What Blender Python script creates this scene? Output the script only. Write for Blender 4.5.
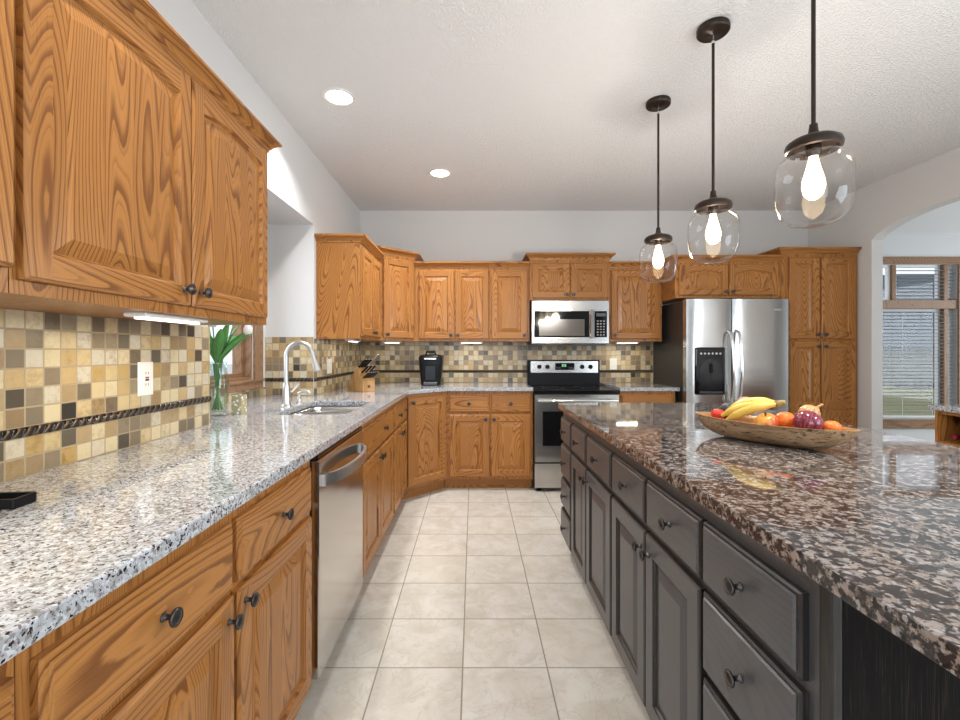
import bpy, bmesh, math, random
from mathutils import Vector, Matrix
random.seed(7)
R = math.radians
SC = bpy.context.scene
COL = SC.collection
for o in list(bpy.data.objects):
    bpy.data.objects.remove(o)

# ------------------------------------------------------------------ camera, sky, lights, exposure
cam_d = bpy.data.cameras.new('camera')
cam = bpy.data.objects.new('camera', cam_d); COL.objects.link(cam)
cam.location = (0, 0, 1.25); cam.rotation_euler = (R(90), 0, 0)
cam_d.sensor_width = 36.0; cam_d.lens = 450 / 960 * 36
cam_d.shift_x = 6.6 / 960; cam_d.shift_y = -9.0 / 960
cam_d.clip_start = 0.02; cam_d.clip_end = 300
SC.camera = cam

SC.view_settings.view_transform = 'Standard'
SC.view_settings.look = 'None'
SC.view_settings.exposure = -0.12
SC.view_settings.gamma = 1.0
SC.view_settings.use_curve_mapping = False
SC.cycles.use_denoising = True
SC.cycles.max_bounces = 10
SC.cycles.diffuse_bounces = 5
SC.cycles.glossy_bounces = 5
SC.cycles.transparent_max_bounces = 16
SC.cycles.sample_clamp_indirect = 6.0
SC.cycles.caustics_reflective = False
SC.cycles.caustics_refractive = False

world = bpy.data.worlds.new('sky'); SC.world = world
world.use_nodes = True
wn = world.node_tree.nodes; wl = world.node_tree.links
bg = wn['Background']
bg.inputs['Color'].default_value = (0.86, 0.92, 1.0, 1)
bg.inputs['Strength'].default_value = 1.5

def area(name, loc, rot, sx, sy, energy, color=(1, 1, 1), spread=180, portal=False):
    l = bpy.data.lights.new(name, 'AREA'); l.shape = 'RECTANGLE'; l.size = sx; l.size_y = sy
    l.energy = energy; l.color = color; l.spread = R(spread)
    if portal: l.cycles.is_portal = True
    o = bpy.data.objects.new(name, l); COL.objects.link(o)
    o.location = loc; o.rotation_euler = tuple(R(a) for a in rot)
    return o
# daylight at the sink window; unseen rear, dining and side lamps added as fill
area('fill_rear', (.05, -3.45, 1.45), (122, 0, 0), 2.4, 2.0, 100, (0.78, 0.895, 1.0))
area('fill_dining', (7.4, 3.2, 1.4), (90, 0, 90), 3.4, 1.9, 85, (0.82, 0.92, 1.0))
area('fill_side', (3.44, -1.2, 1.5), (122, 0, 90), 2.8, 1.8, 125, (0.78, 0.895, 1.0))
area('daylight_sink', (-2.3, 2.6, 1.9), (90, 0, -90), 2.0, 1.5, 34, (0.80, 0.91, 1.0))

# ------------------------------------------------------------------ helpers
def link(o, parent=None):
    COL.objects.link(o)
    if parent is not None: o.parent = parent
    return o

def obj(name, bm, mats, parent=None, smooth=None, loc=None, normals=True):
    if normals: bmesh.ops.recalc_face_normals(bm, faces=bm.faces)
    me = bpy.data.meshes.new(name); bm.to_mesh(me); bm.free()
    for m in (mats if isinstance(mats, (list, tuple)) else [mats]): me.materials.append(m)
    if smooth is not None:
        me.polygons.foreach_set('use_smooth', [True] * len(me.polygons))
        if smooth < 180: me.set_sharp_from_angle(angle=R(smooth))
    o = bpy.data.objects.new(name, me)
    if loc: o.location = loc
    return link(o, parent)

def tag(o, label=None, cat=None, group=None, kind=None):
    for k, v in (('label', label), ('category', cat), ('group', group), ('kind', kind)):
        if v: o[k] = v
    return o

def thing(name, label, cat, loc=(0, 0, 0), rz=0, group=None):
    o = bpy.data.objects.new(name, None); COL.objects.link(o)
    o.empty_display_size = 0.05
    o.location = loc; o.rotation_euler = (0, 0, R(rz))
    return tag(o, label, cat, group)

def box(bm, x0, x1, y0, y1, z0, z1, bev=0.0, mi=0, seg=1):
    r = bmesh.ops.create_cube(bm, size=1.0)
    vs = r['verts']
    for v in vs:
        v.co = Vector(((x0 + x1) / 2 + v.co.x * (x1 - x0), (y0 + y1) / 2 + v.co.y * (y1 - y0), (z0 + z1) / 2 + v.co.z * (z1 - z0)))
    fs = set(f for v in vs for f in v.link_faces)
    for f in fs: f.material_index = mi
    if bev > 0:
        es = list(set(e for v in vs for e in v.link_edges))
        rr = bmesh.ops.bevel(bm, geom=es, offset=bev, segments=seg, profile=0.5, affect='EDGES')
        for f in rr['faces']: f.material_index = mi
    return vs

def boxbm(*a, **k):
    bm = bmesh.new(); box(bm, *a, **k); return bm

def lathe(bm, prof, n=32, axis='z', c=(0, 0, 0), mi=0, sx=1.0, sy=1.0):
    """prof: list of (r, h). revolve about an axis"""
    rings = []
    for r, h in prof:
        if r < 1e-6:
            p = (0, 0, h); ring = [bm.verts.new(p)]
        else:
            ring = [bm.verts.new((r * sx * math.cos(2 * math.pi * i / n), r * sy * math.sin(2 * math.pi * i / n), h)) for i in range(n)]
        rings.append(ring)
    for a, b in zip(rings, rings[1:]):
        if len(a) == 1 and len(b) == 1: continue
        for i in range(n):
            j = (i + 1) % n
            if len(a) == 1: f = bm.faces.new((a[0], b[i], b[j]))
            elif len(b) == 1: f = bm.faces.new((a[i], a[j], b[0]))
            else: f = bm.faces.new((a[i], a[j], b[j], b[i]))
            f.material_index = mi
    for ring in rings:
        for v in ring:
            x, y, z = v.co
            if axis == 'y-': x, y, z = x, -z, y          # height goes towards -y
            elif axis == 'x+': x, y, z = z, x, y
            v.co = Vector((x + c[0], y + c[1], z + c[2]))
    return rings

def tube(bm, pts, r, n=12, caps=True, mi=0, flat=1.0):
    pts = [Vector(p) for p in pts]
    rs = r if isinstance(r, (list, tuple)) else [r] * len(pts)
    rings = []
    t0 = (pts[1] - pts[0]).normalized()
    up = Vector((0, 0, 1)) if abs(t0.z) < 0.9 else Vector((0, 1, 0))
    nrm = t0.cross(up).normalized()
    for i, p in enumerate(pts):
        if i == 0: t = pts[1] - pts[0]
        elif i == len(pts) - 1: t = pts[-1] - pts[-2]
        else: t = pts[i + 1] - pts[i - 1]
        t.normalize()
        nrm = (nrm - t * nrm.dot(t)).normalized()
        b = t.cross(nrm)
        rings.append([bm.verts.new(p + (nrm * math.cos(2 * math.pi * k / n) + b * flat * math.sin(2 * math.pi * k / n)) * rs[i]) for k in range(n)])
    for a, b in zip(rings, rings[1:]):
        for k in range(n):
            f = bm.faces.new((a[k], a[(k + 1) % n], b[(k + 1) % n], b[k])); f.material_index = mi
    if caps:
        for ring in (rings[0], rings[-1]):
            f = bm.faces.new(ring); f.material_index = mi
    return rings

def prism(bm, loops, a0, a1, plane='xy', mi=0):
    """extrude a polygon (first loop) with holes (others) between a0 and a1 on the axis normal to plane"""
    def P(u, v, a):
        return {'xy': (u, v, a), 'yz': (a, u, v), 'xz': (u, a, v)}[plane]
    for a in (a0, a1):
        es = []
        for lp in loops:
            vs = [bm.verts.new(P(u, v, a)) for u, v in lp]
            es += [bm.edges.new((vs[i], vs[(i + 1) % len(vs)])) for i in range(len(vs))]
        r = bmesh.ops.triangle_fill(bm, use_beauty=True, edges=es)
        for g in r['geom']:
            if isinstance(g, bmesh.types.BMFace): g.material_index = mi
    for lp in loops:
        for i in range(len(lp)):
            p, q = lp[i], lp[(i + 1) % len(lp)]
            vs = [bm.verts.new(P(*p, a0)), bm.verts.new(P(*q, a0)), bm.verts.new(P(*q, a1)), bm.verts.new(P(*p, a1))]
            f = bm.faces.new(vs); f.material_index = mi
    bmesh.ops.remove_doubles(bm, verts=bm.verts, dist=1e-5)

def rrect(x0, x1, y0, y1, r, n=6):
    pts = []
    for cx, cy, a in ((x1 - r, y0 + r, -90), (x1 - r, y1 - r, 0), (x0 + r, y1 - r, 90), (x0 + r, y0 + r, 180)):
        for i in range(n + 1):
            t = R(a + 90 * i / n)
            pts.append((cx + r * math.cos(t), cy + r * math.sin(t)))
    return pts

def bevel_mod(o, w, seg=2, ang=40):
    m = o.modifiers.new('edge', 'BEVEL'); m.width = w; m.segments = seg; m.limit_method = 'ANGLE'; m.angle_limit = R(ang)
    return o

# ------------------------------------------------------------------ materials
class NT:
    def __init__(s, name):
        s.m = bpy.data.materials.new(name); s.m.use_nodes = True
        s.t = s.m.node_tree; s.n = s.t.nodes; s.l = s.t.links
        s.b = s.n['Principled BSDF']; s.out = s.n['Material Output']
    def node(s, typ, **k):
        nd = s.n.new(typ)
        for a, v in k.items(): setattr(nd, a, v)
        return nd
    def put(s, sock, v):
        if isinstance(v, bpy.types.NodeSocket): s.l.new(v, sock)
        elif v is not None:
            sock.default_value = (*v, 1.0) if (isinstance(v, tuple) and len(v) == 3 and sock.type == 'RGBA') else v
    def math(s, op, a, b=None, c=None, clamp=False):
        nd = s.node('ShaderNodeMath', operation=op, use_clamp=clamp)
        s.put(nd.inputs[0], a); s.put(nd.inputs[1], b)
        if c is not None: s.put(nd.inputs[2], c)
        return nd.outputs[0]
    def vmath(s, op, a, b=None):
        nd = s.node('ShaderNodeVectorMath', operation=op)
        s.put(nd.inputs[0], a); s.put(nd.inputs[1], b)
        return nd.outputs[0]
    def mix(s, f, a, b, blend='MIX'):
        nd = s.node('ShaderNodeMix', data_type='RGBA', blend_type=blend)
        s.put(nd.inputs['Factor'], f); s.put(nd.inputs[6], a); s.put(nd.inputs[7], b)
        return nd.outputs[2]
    def noise(s, vec, scale, detail=2.0, rough=0.5, dist=0.0):
        nd = s.node('ShaderNodeTexNoise')
        s.put(nd.inputs['Vector'], vec)
        for k, v in (('Scale', scale), ('Detail', detail), ('Roughness', rough), ('Distortion', dist)): nd.inputs[k].default_value = v
        return nd.outputs['Fac']
    def voro(s, vec, scale, feature='F1', out='Distance', rand=1.0):
        nd = s.node('ShaderNodeTexVoronoi', feature=feature)
        s.put(nd.inputs['Vector'], vec); nd.inputs['Scale'].default_value = scale; nd.inputs['Randomness'].default_value = rand
        return nd.outputs[out]
    def ramp(s, f, stops, interp='LINEAR'):
        nd = s.node('ShaderNodeValToRGB'); cr = nd.color_ramp; cr.interpolation = interp
        while len(cr.elements) < len(stops): cr.elements.new(0.5)
        for e, (p, c) in zip(cr.elements, stops):
            e.position = p; e.color = (*c, 1) if len(c) == 3 else c
        s.put(nd.inputs[0], f)
        return nd.outputs[0]
    def step(s, v, lo, hi):
        nd = s.node('ShaderNodeMapRange', interpolation_type='SMOOTHSTEP')
        s.put(nd.inputs[0], v); nd.inputs[1].default_value = lo; nd.inputs[2].default_value = hi
        return nd.outputs[0]
    def obj(s): return s.node('ShaderNodeTexCoord').outputs['Object']
    def rnd(s): return s.node('ShaderNodeObjectInfo').outputs['Random']
    def scale(s, v, k): return s.vmath('MULTIPLY', v, k)
    def bump(s, h, strength, dist=0.002):
        nd = s.node('ShaderNodeBump'); s.put(nd.inputs['Height'], h)
        nd.inputs['Strength'].default_value = strength; nd.inputs['Distance'].default_value = dist
        s.l.new(nd.outputs[0], s.b.inputs['Normal'])
    def set(s, **k):
        names = dict(color='Base Color', rough='Roughness', metal='Metallic', spec='Specular IOR Level', coat='Coat Weight', coatr='Coat Roughness',
                     emit='Emission Color', emits='Emission Strength', trans='Transmission Weight', ior='IOR', alpha='Alpha', sheen='Sheen Weight', sss='Subsurface Weight')
        for a, v in k.items(): s.put(s.b.inputs[names[a]], v)
        return s.m

def plain(name, color, rough=0.5, metal=0.0, **k):
    return NT(name).set(color=color, rough=rough, metal=metal, **k)

def wood(name, axis, base, dark, deep, rough=0.32, freq=330.0, contrast=0.84, pores=0.5, coat=0.04, board=0.0, spec=0.24):
    t = NT(name)
    off = t.math('MULTIPLY', t.rnd(), 41.3)
    comb = t.node('ShaderNodeCombineXYZ')
    for i in range(3): t.l.new(off, comb.inputs[i])
    p = t.vmath('ADD', t.obj(), comb.outputs[0])
    if board:
        sx = t.node('ShaderNodeSeparateXYZ'); t.l.new(t.obj(), sx.inputs[0])
        wb = t.node('ShaderNodeTexWhiteNoise', noise_dimensions='1D'); t.l.new(t.math('FLOOR', t.math('DIVIDE', sx.outputs[0], board)), wb.inputs['W'])
        p = t.vmath('ADD', p, t.vmath('MULTIPLY', wb.outputs[1], (5.0, 5.0, 5.0)))
    along = 0.13
    k = {'z': (1, 1, along), 'x': (along, 1, 1), 'y': (1, along, 1)}[axis]
    kp = {'z': (1, 1, 0.02), 'x': (0.02, 1, 1), 'y': (1, 0.02, 1)}[axis]
    v = t.scale(p, k)
    n1 = t.noise(v, 4.2, 1.2, 0.45, 0.35)
    wob = t.noise(t.scale(p, {'z': (1, 1, .3), 'x': (.3, 1, 1), 'y': (1, .3, 1)}[axis]), 45.0, 2.0)
    ph = t.math('ADD', t.math('MULTIPLY', n1, freq), t.math('MULTIPLY', wob, 1.6))
    ring = t.math('FRACT', t.math('MULTIPLY', ph, 0.159))
    line = t.math('MULTIPLY', t.step(ring, 0.52, 0.90), t.math('SUBTRACT', 1.0, t.step(ring, 0.94, 1.0)))
    ring2 = t.math('FRACT', t.math('MULTIPLY_ADD', ph, 0.417, 0.3))
    line = t.math('MAXIMUM', line, t.math('MULTIPLY', t.step(ring2, 0.6, 0.95), 0.42))
    por = t.step(t.noise(t.scale(p, kp), 420.0, 2.0, 0.6), 0.5, 0.68)
    # where the early wood is, pores gather in dark dashes
    por2 = t.math('MULTIPLY', por, t.math('MULTIPLY_ADD', line, 0.75, 0.25))
    tone = t.noise(v, 1.7, 1.0)
    c = t.mix(t.step(tone, 0.3, 0.7), base, tuple(b * 0.80 + d * 0.20 for b, d in zip(base, dark)))
    c = t.mix(t.math('MULTIPLY', line, contrast), c, dark)
    c = t.mix(t.math('MULTIPLY', por2, pores), c, deep)
    t.bump(t.math('MULTIPLY', por2, -1.0), 0.25, 0.0006)
    return t.set(color=c, rough=rough, coat=coat, coatr=0.2, spec=spec)

OAK = dict(base=(0.44, 0.192, 0.052), dark=(0.165, 0.056, 0.014), deep=(0.12, 0.040, 0.012))
oak_v = wood('oak_upright_grain', 'z', board=0.088, **OAK)
oak_h = wood('oak_level_grain', 'x', **OAK)
ESP = dict(base=(0.072, 0.075, 0.083), dark=(0.048, 0.046, 0.047), deep=(0.085, 0.065, 0.052), rough=0.38, contrast=0.5, pores=0.25, coat=0.15, spec=0.5)  # face colour lifted to cool grey to stand for window sheen
esp_v = wood('espresso_upright_grain', 'z', **ESP)
esp_h = wood('espresso_level_grain', 'x', **ESP)
esp_rub = wood('espresso_rubbed_edge', 'z', **dict(ESP, base=(0.06, 0.048, 0.042), dark=(0.025, 0.02, 0.018)))
esp_dark = wood('espresso_glazed_profile', 'z', **dict(ESP, base=(0.016, 0.014, 0.014), dark=(0.009, 0.008, 0.008), deep=(0.10, 0.085, 0.075), pores=.35))
esp_panel = wood('espresso_worn_shaded', 'z', **dict(ESP, base=(0.0075, 0.006, 0.006), dark=(0.005, 0.004, 0.004), deep=(0.10, 0.07, 0.05), pores=0.30, rough=0.7, coat=0.0, spec=0.12))  # scuffed espresso copy, base darkened for the shade on the island end
oak_trim = wood('oak_window_trim', 'z', (0.30, 0.175, 0.098), (0.18, 0.095, 0.045), (0.11, 0.055, 0.025))
oak_trim_h = wood('oak_window_trim_level', 'x', (0.30, 0.175, 0.098), (0.18, 0.095, 0.045), (0.11, 0.055, 0.025))
block_wood = wood('pale_block_wood', 'z', (0.55, 0.32, 0.13), (0.42, 0.21, 0.07), (0.3, 0.14, 0.05), freq=60)

def granite_light():
    t = NT('pale_granite'); p = t.obj()
    q = lambda a, b, c_: t.vmath('ADD', p, (a, b, c_))
    c = t.mix(t.step(t.noise(p, 40, 3), 0.40, 0.62), (0.485, 0.505, 0.54), (0.38, 0.385, 0.395))
    c = t.mix(t.step(t.noise(p, 95, 3, 0.6), 0.52, 0.60), c, (0.60, 0.63, 0.67))
    c = t.mix(t.math('MULTIPLY', t.step(t.noise(q(3.1, 1.7, .4), 115, 2.5, 0.6), 0.53, 0.60), 0.8), c, (0.19, 0.18, 0.175))
    c = t.mix(t.step(t.noise(q(7.3, 2.2, 5.1), 125, 2.0, 0.55), 0.59, 0.63), c, (0.018, 0.016, 0.018))
    c = t.mix(t.math('MULTIPLY', t.step(t.noise(q(1.3, 9.2, 2.1), 150, 1.0), 0.66, 0.7), 0.8), c, (0.13, 0.05, 0.045))
    return t.set(color=c, rough=0.075, spec=0.6, coat=0.3, coatr=0.04)

def granite_brown():
    t = NT('brown_granite'); p = t.obj()
    pw = t.vmath('ADD', p, t.vmath('MULTIPLY', t.node('ShaderNodeTexNoise').outputs['Color'], (0.0, 0.0, 0.0)))
    cell = t.voro(pw, 85, 'F1', 'Color')
    sep = t.node('ShaderNodeSeparateColor'); t.l.new(cell, sep.inputs[0])
    c = t.ramp(sep.outputs[0], [(0.0, (0.15, 0.115, 0.098)), (0.35, (0.25, 0.20, 0.172)), (0.7, (0.34, 0.285, 0.255)), (1.0, (0.24, 0.23, 0.235))])
    c = t.mix(t.step(t.noise(p, 60, 3, 0.6), 0.44, 0.54), c, (0.034, 0.030, 0.031))
    c = t.mix(t.step(t.noise(t.vmath('ADD', p, (4, 1, 2)), 95, 2.5, 0.6), 0.56, 0.62), c, (0.018, 0.016, 0.018))
    c = t.mix(t.math('MULTIPLY', t.step(t.noise(t.vmath('ADD', p, (2, 6, 3)), 70, 2), 0.60, 0.66), 0.8), c, (0.40, 0.38, 0.37))
    return t.set(color=c, rough=0.05, spec=0.6, coat=0.3, coatr=0.04)
gran_l = granite_light(); gran_b = granite_brown()

def mosaic(name, pitch, stops, grout, gw=0.06, rough=0.3, mott=0.35):
    t = NT(name); p = t.obj()
    s = t.node('ShaderNodeSeparateXYZ'); t.l.new(p, s.inputs[0])
    u = t.math('DIVIDE', s.outputs[0], pitch); v = t.math('DIVIDE', s.outputs[2], pitch)
    iu, iv = t.math('FLOOR', u), t.math('FLOOR', v)
    fu = t.math('ABSOLUTE', t.math('SUBTRACT', t.math('FRACT', u), 0.5)); fv = t.math('ABSOLUTE', t.math('SUBTRACT', t.math('FRACT', v), 0.5))
    wn_ = t.node('ShaderNodeTexWhiteNoise', noise_dimensions='3D')
    cb = t.node('ShaderNodeCombineXYZ'); t.l.new(iu, cb.inputs[0]); t.l.new(iv, cb.inputs[1]); t.l.new(t.math('MULTIPLY', t.rnd(), 31.0), cb.inputs[2])
    t.l.new(cb.outputs[0], wn_.inputs[0])
    c = t.ramp(wn_.outputs[0], stops, 'CONSTANT')
    sep = t.node('ShaderNodeSeparateColor'); t.l.new(wn_.outputs[1], sep.inputs[0])
    mn = t.noise(p, 55, 4, 0.65)
    amt = t.math('MULTIPLY', t.step(mn, 0.42, 0.66), t.math('MULTIPLY', sep.outputs[1], mott * 2))
    c = t.mix(amt, c, t.mix(1.0, c, (0.52, 0.42, 0.32), 'MULTIPLY'))
    c = t.mix(t.math('MULTIPLY', sep.outputs[2], 0.3), c, (0.62, 0.50, 0.33))
    edge = t.math('MAXIMUM', fu, fv)
    g = t.step(edge, 0.5 - gw, 0.5 - gw * 0.55)
    c = t.mix(g, c, grout)
    t.bump(t.math('ADD', t.math('MULTIPLY', g, -1.0), t.math('MULTIPLY', mn, -0.15)), 0.5, 0.002)
    return t.set(color=c, rough=t.math('MULTIPLY_ADD', g, 0.5, rough))

TS = [(0.0, (0.58, 0.49, 0.31)), (0.20, (0.52, 0.40, 0.21)), (0.33, (0.42, 0.28, 0.105)), (0.46, (0.53, 0.48, 0.38)), (0.56, (0.30, 0.20, 0.09)),
      (0.68, (0.15, 0.112, 0.072)), (0.82, (0.085, 0.064, 0.045)), (0.92, (0.21, 0.13, 0.06)), (0.95, (0.012, 0.011, 0.012))]
mos = mosaic('stone_mosaic', 0.0507, TS, (0.36, 0.285, 0.18))

def floor_tile():
    t = NT('floor_tile'); p = t.obj()
    s = t.node('ShaderNodeSeparateXYZ'); t.l.new(p, s.inputs[0])
    u = t.math('DIVIDE', t.math('ADD', s.outputs[0], 0.0422), 0.3335); v = t.math('DIVIDE', t.math('SUBTRACT', s.outputs[1], 1.776), 0.3235)
    iu, iv = t.math('FLOOR', u), t.math('FLOOR', v)
    fu = t.math('ABSOLUTE', t.math('SUBTRACT', t.math('FRACT', u), 0.5)); fv = t.math('ABSOLUTE', t.math('SUBTRACT', t.math('FRACT', v), 0.5))
    w = t.node('ShaderNodeTexWhiteNoise', noise_dimensions='2D')
    cb = t.node('ShaderNodeCombineXYZ'); t.l.new(iu, cb.inputs[0]); t.l.new(iv, cb.inputs[1]); t.l.new(cb.outputs[0], w.inputs[0])
    off = t.vmath('MULTIPLY', w.outputs[1], (9, 9, 9))
    pp = t.vmath('ADD', p, off)
    n = t.noise(pp, 7, 5, 0.62, 0.8)
    c = t.mix(t.step(n, 0.3, 0.72), (0.635, 0.61, 0.565), (0.50, 0.46, 0.395))
    c = t.mix(t.math('MULTIPLY', w.outputs[0], 0.30), c, (0.62, 0.56, 0.46))
    vein = t.step(t.math('ABSOLUTE', t.math('SUBTRACT', t.noise(pp, 5, 4, 0.6, 1.5), 0.5)), 0.0, 0.02)
    c = t.mix(t.math('MULTIPLY', t.math('SUBTRACT', 1.0, vein), 0.22), c, (0.30, 0.24, 0.17))
    g = t.step(t.math('MAXIMUM', fu, fv), 0.4895, 0.4935)
    c = t.mix(g, c, (0.27, 0.235, 0.185))
    t.bump(t.math('ADD', t.math('MULTIPLY', g, -1.0), t.math('MULTIPLY', n, 0.2)), 0.35, 0.002)
    return t.set(color=c, rough=t.math('MULTIPLY_ADD', g, 0.4, 0.34), spec=0.45)

def painted(name, col, scale=0, strength=0.0, rough=0.85):
    t = NT(name); p = t.obj()
    if scale:
        n = t.noise(p, scale, 3, 0.6)
        t.bump(t.step(n, 0.42, 0.62), strength, 0.004)
    return t.set(color=col, rough=rough, spec=0.2)
wall_paint = painted('wall_paint', (0.66, 0.645, 0.63), 160, 0.06)
white_paint = painted('white_paint', (0.63, 0.625, 0.62), 160, 0.05)
ceil_paint = painted('ceiling_knockdown', (0.88, 0.875, 0.87), 90, 0.9)

def steel(name, col=(0.56, 0.55, 0.535), rough=0.21, axis='x'):
    t = NT(name); p = t.obj()
    k = {'x': (1.5, 200, 400), 'z': (400, 200, 1.5), 'y': (300, 1.5, 300)}[axis]
    n = t.noise(t.scale(p, k), 1.0, 2)
    t.bump(t.noise(t.scale(p, (1.3, 1.0, 7.0)), 1.6, 1.0), 0.12, 0.01)
    return t.set(color=col, rough=t.math('MULTIPLY_ADD', n, 0.05, rough - 0.025), metal=1.0)
steel_x = steel('brushed_steel'); steel_z = steel('brushed_steel_upright', rough=0.17, axis='z')
nickel = plain('brushed_nickel', (0.58, 0.57, 0.56), 0.32, 1.0)
steel_dark = steel('brushed_steel_dimmed', col=(0.40, 0.385, 0.37))  # darker steel copy, tones down bright reflections on the microwave
chrome = plain('polished_steel', (0.74, 0.74, 0.74), 0.10, 1.0)
bronze = plain('dark_bronze', (0.040, 0.027, 0.020), 0.36, 0.7)
pewter = plain('dark_pewter', (0.075, 0.07, 0.068), 0.30, 0.85)
black_gloss = plain('black_glass', (0.005, 0.005, 0.006), 0.06, 0.0, spec=0.4)
black_plastic = plain('black_plastic', (0.009, 0.009, 0.010), 0.34, spec=0.14)
black_side = plain('black_textured_side', (0.022, 0.021, 0.021), 0.38)
grey_dark = plain('charcoal_plastic', (0.06, 0.062, 0.068), 0.35)
white_plastic = plain('white_plastic', (0.82, 0.80, 0.76), 0.3)
white_frame = plain('white_vinyl', (0.82, 0.83, 0.84), 0.4)
rope_t = NT('twisted_liner')
_s = rope_t.node('ShaderNodeSeparateXYZ'); rope_t.l.new(rope_t.obj(), _s.inputs[0])
_w = rope_t.math('SINE', rope_t.math('ADD', rope_t.math('MULTIPLY', _s.outputs[0], 230.0), rope_t.math('MULTIPLY', _s.outputs[2], -190.0)))
_k = rope_t.math('MULTIPLY', rope_t.step(_w, 0.35, 0.95), rope_t.noise(rope_t.obj(), 30, 2))
rope_t.bump(_w, 0.8, 0.004)
rope = rope_t.set(color=rope_t.mix(_k, (0.022, 0.016, 0.013), (0.30, 0.21, 0.14)), rough=0.22, metal=0.35)

def glassy(name, tint=(1, 1, 1), edge=0.55, rough=0.02):
    t = NT(name)
    tr = t.node('ShaderNodeBsdfTransparent'); tr.inputs[0].default_value = (*tint, 1)
    gl = t.node('ShaderNodeBsdfGlossy'); gl.inputs['Roughness'].default_value = rough
    fr = t.node('ShaderNodeLayerWeight'); fr.inputs['Blend'].default_value = 0.5
    fac = t.math('MULTIPLY_ADD', t.math('POWER', fr.outputs['Facing'], 3.0), edge, 0.04)
    mx = t.node('ShaderNodeMixShader')
    t.l.new(fac, mx.inputs[0]); t.l.new(tr.outputs[0], mx.inputs[1]); t.l.new(gl.outputs[0], mx.inputs[2])
    t.l.new(mx.outputs[0], t.out.inputs['Surface'])
    return t.m
pane_glass = glassy('window_glass', edge=0.22)
globe_glass = glassy('clear_globe_glass', (0.985, 0.975, 0.965), 0.85)
vase_glass = glassy('vase_glass', (0.90, 0.95, 0.93), 0.7)

def glow(name, col, strength):
    return NT(name).set(color=(0.8, 0.8, 0.8), emit=col, emits=strength, rough=0.5)
bulb_glow = glow('amber_bulb_glow', (1.0, 0.74, 0.42), 14)
can_glow = glow('ceiling_lamp_glow', (1.0, 0.96, 0.9), 9)
strip_glow = glow('under_cabinet_glow', (1.0, 0.95, 0.85), 3)
green_glow = glow('green_display', (0.1, 0.9, 0.25), 1.2)

# ------------------------------------------------------------------ the setting
CZ = 2.70; XL = -1.17; YB = 4.65; XR = 3.46
def struct(name, bm, m, **k):
    o = obj(name, bm, m, **k); o['kind'] = 'structure'; return o
struct('floor', boxbm(-1.65, 7.6, -3.6, 5.75, -0.1, 0.0), floor_tile())
struct('ceiling', boxbm(-1.65, 7.6, -3.6, 5.75, CZ, CZ + 0.1), ceil_paint)
RY0, RY1, RX, RZ = 1.984, 3.297, -1.523, 2.177          # the recess round the sink window
WY0, WY1, WZ0, WZ1 = 2.10, 3.11, 1.05, 2.00
bm = bmesh.new()
box(bm, -1.65, XL, -3.6, RY0, 0, CZ)
box(bm, -1.65, XL, RY1, 4.75, 0, CZ)
box(bm, -1.65, XL, RY0, RY1, RZ, CZ)
box(bm, -1.65, RX, RY0, RY1, 0, WZ0)
box(bm, -1.65, RX, RY0, RY1, WZ1, RZ)
box(bm, -1.65, RX, RY0, WY0, WZ0, WZ1)
box(bm, -1.65, RX, WY1, RY1, WZ0, WZ1)
struct('wall_left', bm, white_paint)
struct('wall_back', boxbm(XL, 3.46, YB, YB + 0.1, 0, CZ), wall_paint)
# right wall with the arched doorway
AY0, AY1, ASZ, AR = 2.73, 3.91, 2.214, 0.135
pts = [(-3.6, 0), (AY0, 0), (AY0, ASZ)]
for i in range(1, 24):
    u = -1 + 2 * i / 24
    pts.append(((AY0 + AY1) / 2 + u * (AY1 - AY0) / 2, ASZ + AR * (1 - u * u) ** 0.75))
pts += [(AY1, ASZ), (AY1, 0), (5.6, 0), (5.6, CZ), (-3.6, CZ)]
bm = bmesh.new(); prism(bm, [pts, [(-2.7, .5), (.3, .5), (.3, 2.4), (-2.7, 2.4)]], XR, XR + 0.097, 'yz')  # second opening added out of view for the side fill lamp
struct('wall_right', bm, wall_paint)
bm = bmesh.new()                                       # unseen wall behind the camera, opening added for the rear fill lamp
box(bm, -1.65, -1.2, -3.6, -3.5, 0, CZ); box(bm, 1.3, 7.6, -3.6, -3.5, 0, CZ)
box(bm, -1.2, 1.3, -3.6, -3.5, 0, 0.4); box(bm, -1.2, 1.3, -3.6, -3.5, 2.5, CZ)
struct('wall_rear', bm, painted('dimming_taupe_paint', (0.20, 0.185, 0.17)))  # dark colour put on this unseen wall to dim reflections in the steel
DX0, DX1, DZ0, DZ1, DY = 4.75, 6.02, 0.40, 2.33, 5.60
bm = bmesh.new()
box(bm, XR + 0.11, DX0, DY, DY + 0.12, 0, CZ); box(bm, DX1, 7.6, DY, DY + 0.12, 0, CZ)
box(bm, DX0, DX1, DY, DY + 0.12, 0, DZ0); box(bm, DX0, DX1, DY, DY + 0.12, DZ1, CZ)
struct('wall_dining_back', bm, white_paint)
bm = bmesh.new()
box(bm, 7.5, 7.6, -3.5, 1.3, 0, CZ); box(bm, 7.5, 7.6, 5.1, 5.6, 0, CZ)
box(bm, 7.5, 7.6, 1.3, 5.1, 0, 0.4); box(bm, 7.5, 7.6, 1.3, 5.1, 2.4, CZ)
struct('wall_dining_right', bm, white_paint)

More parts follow.
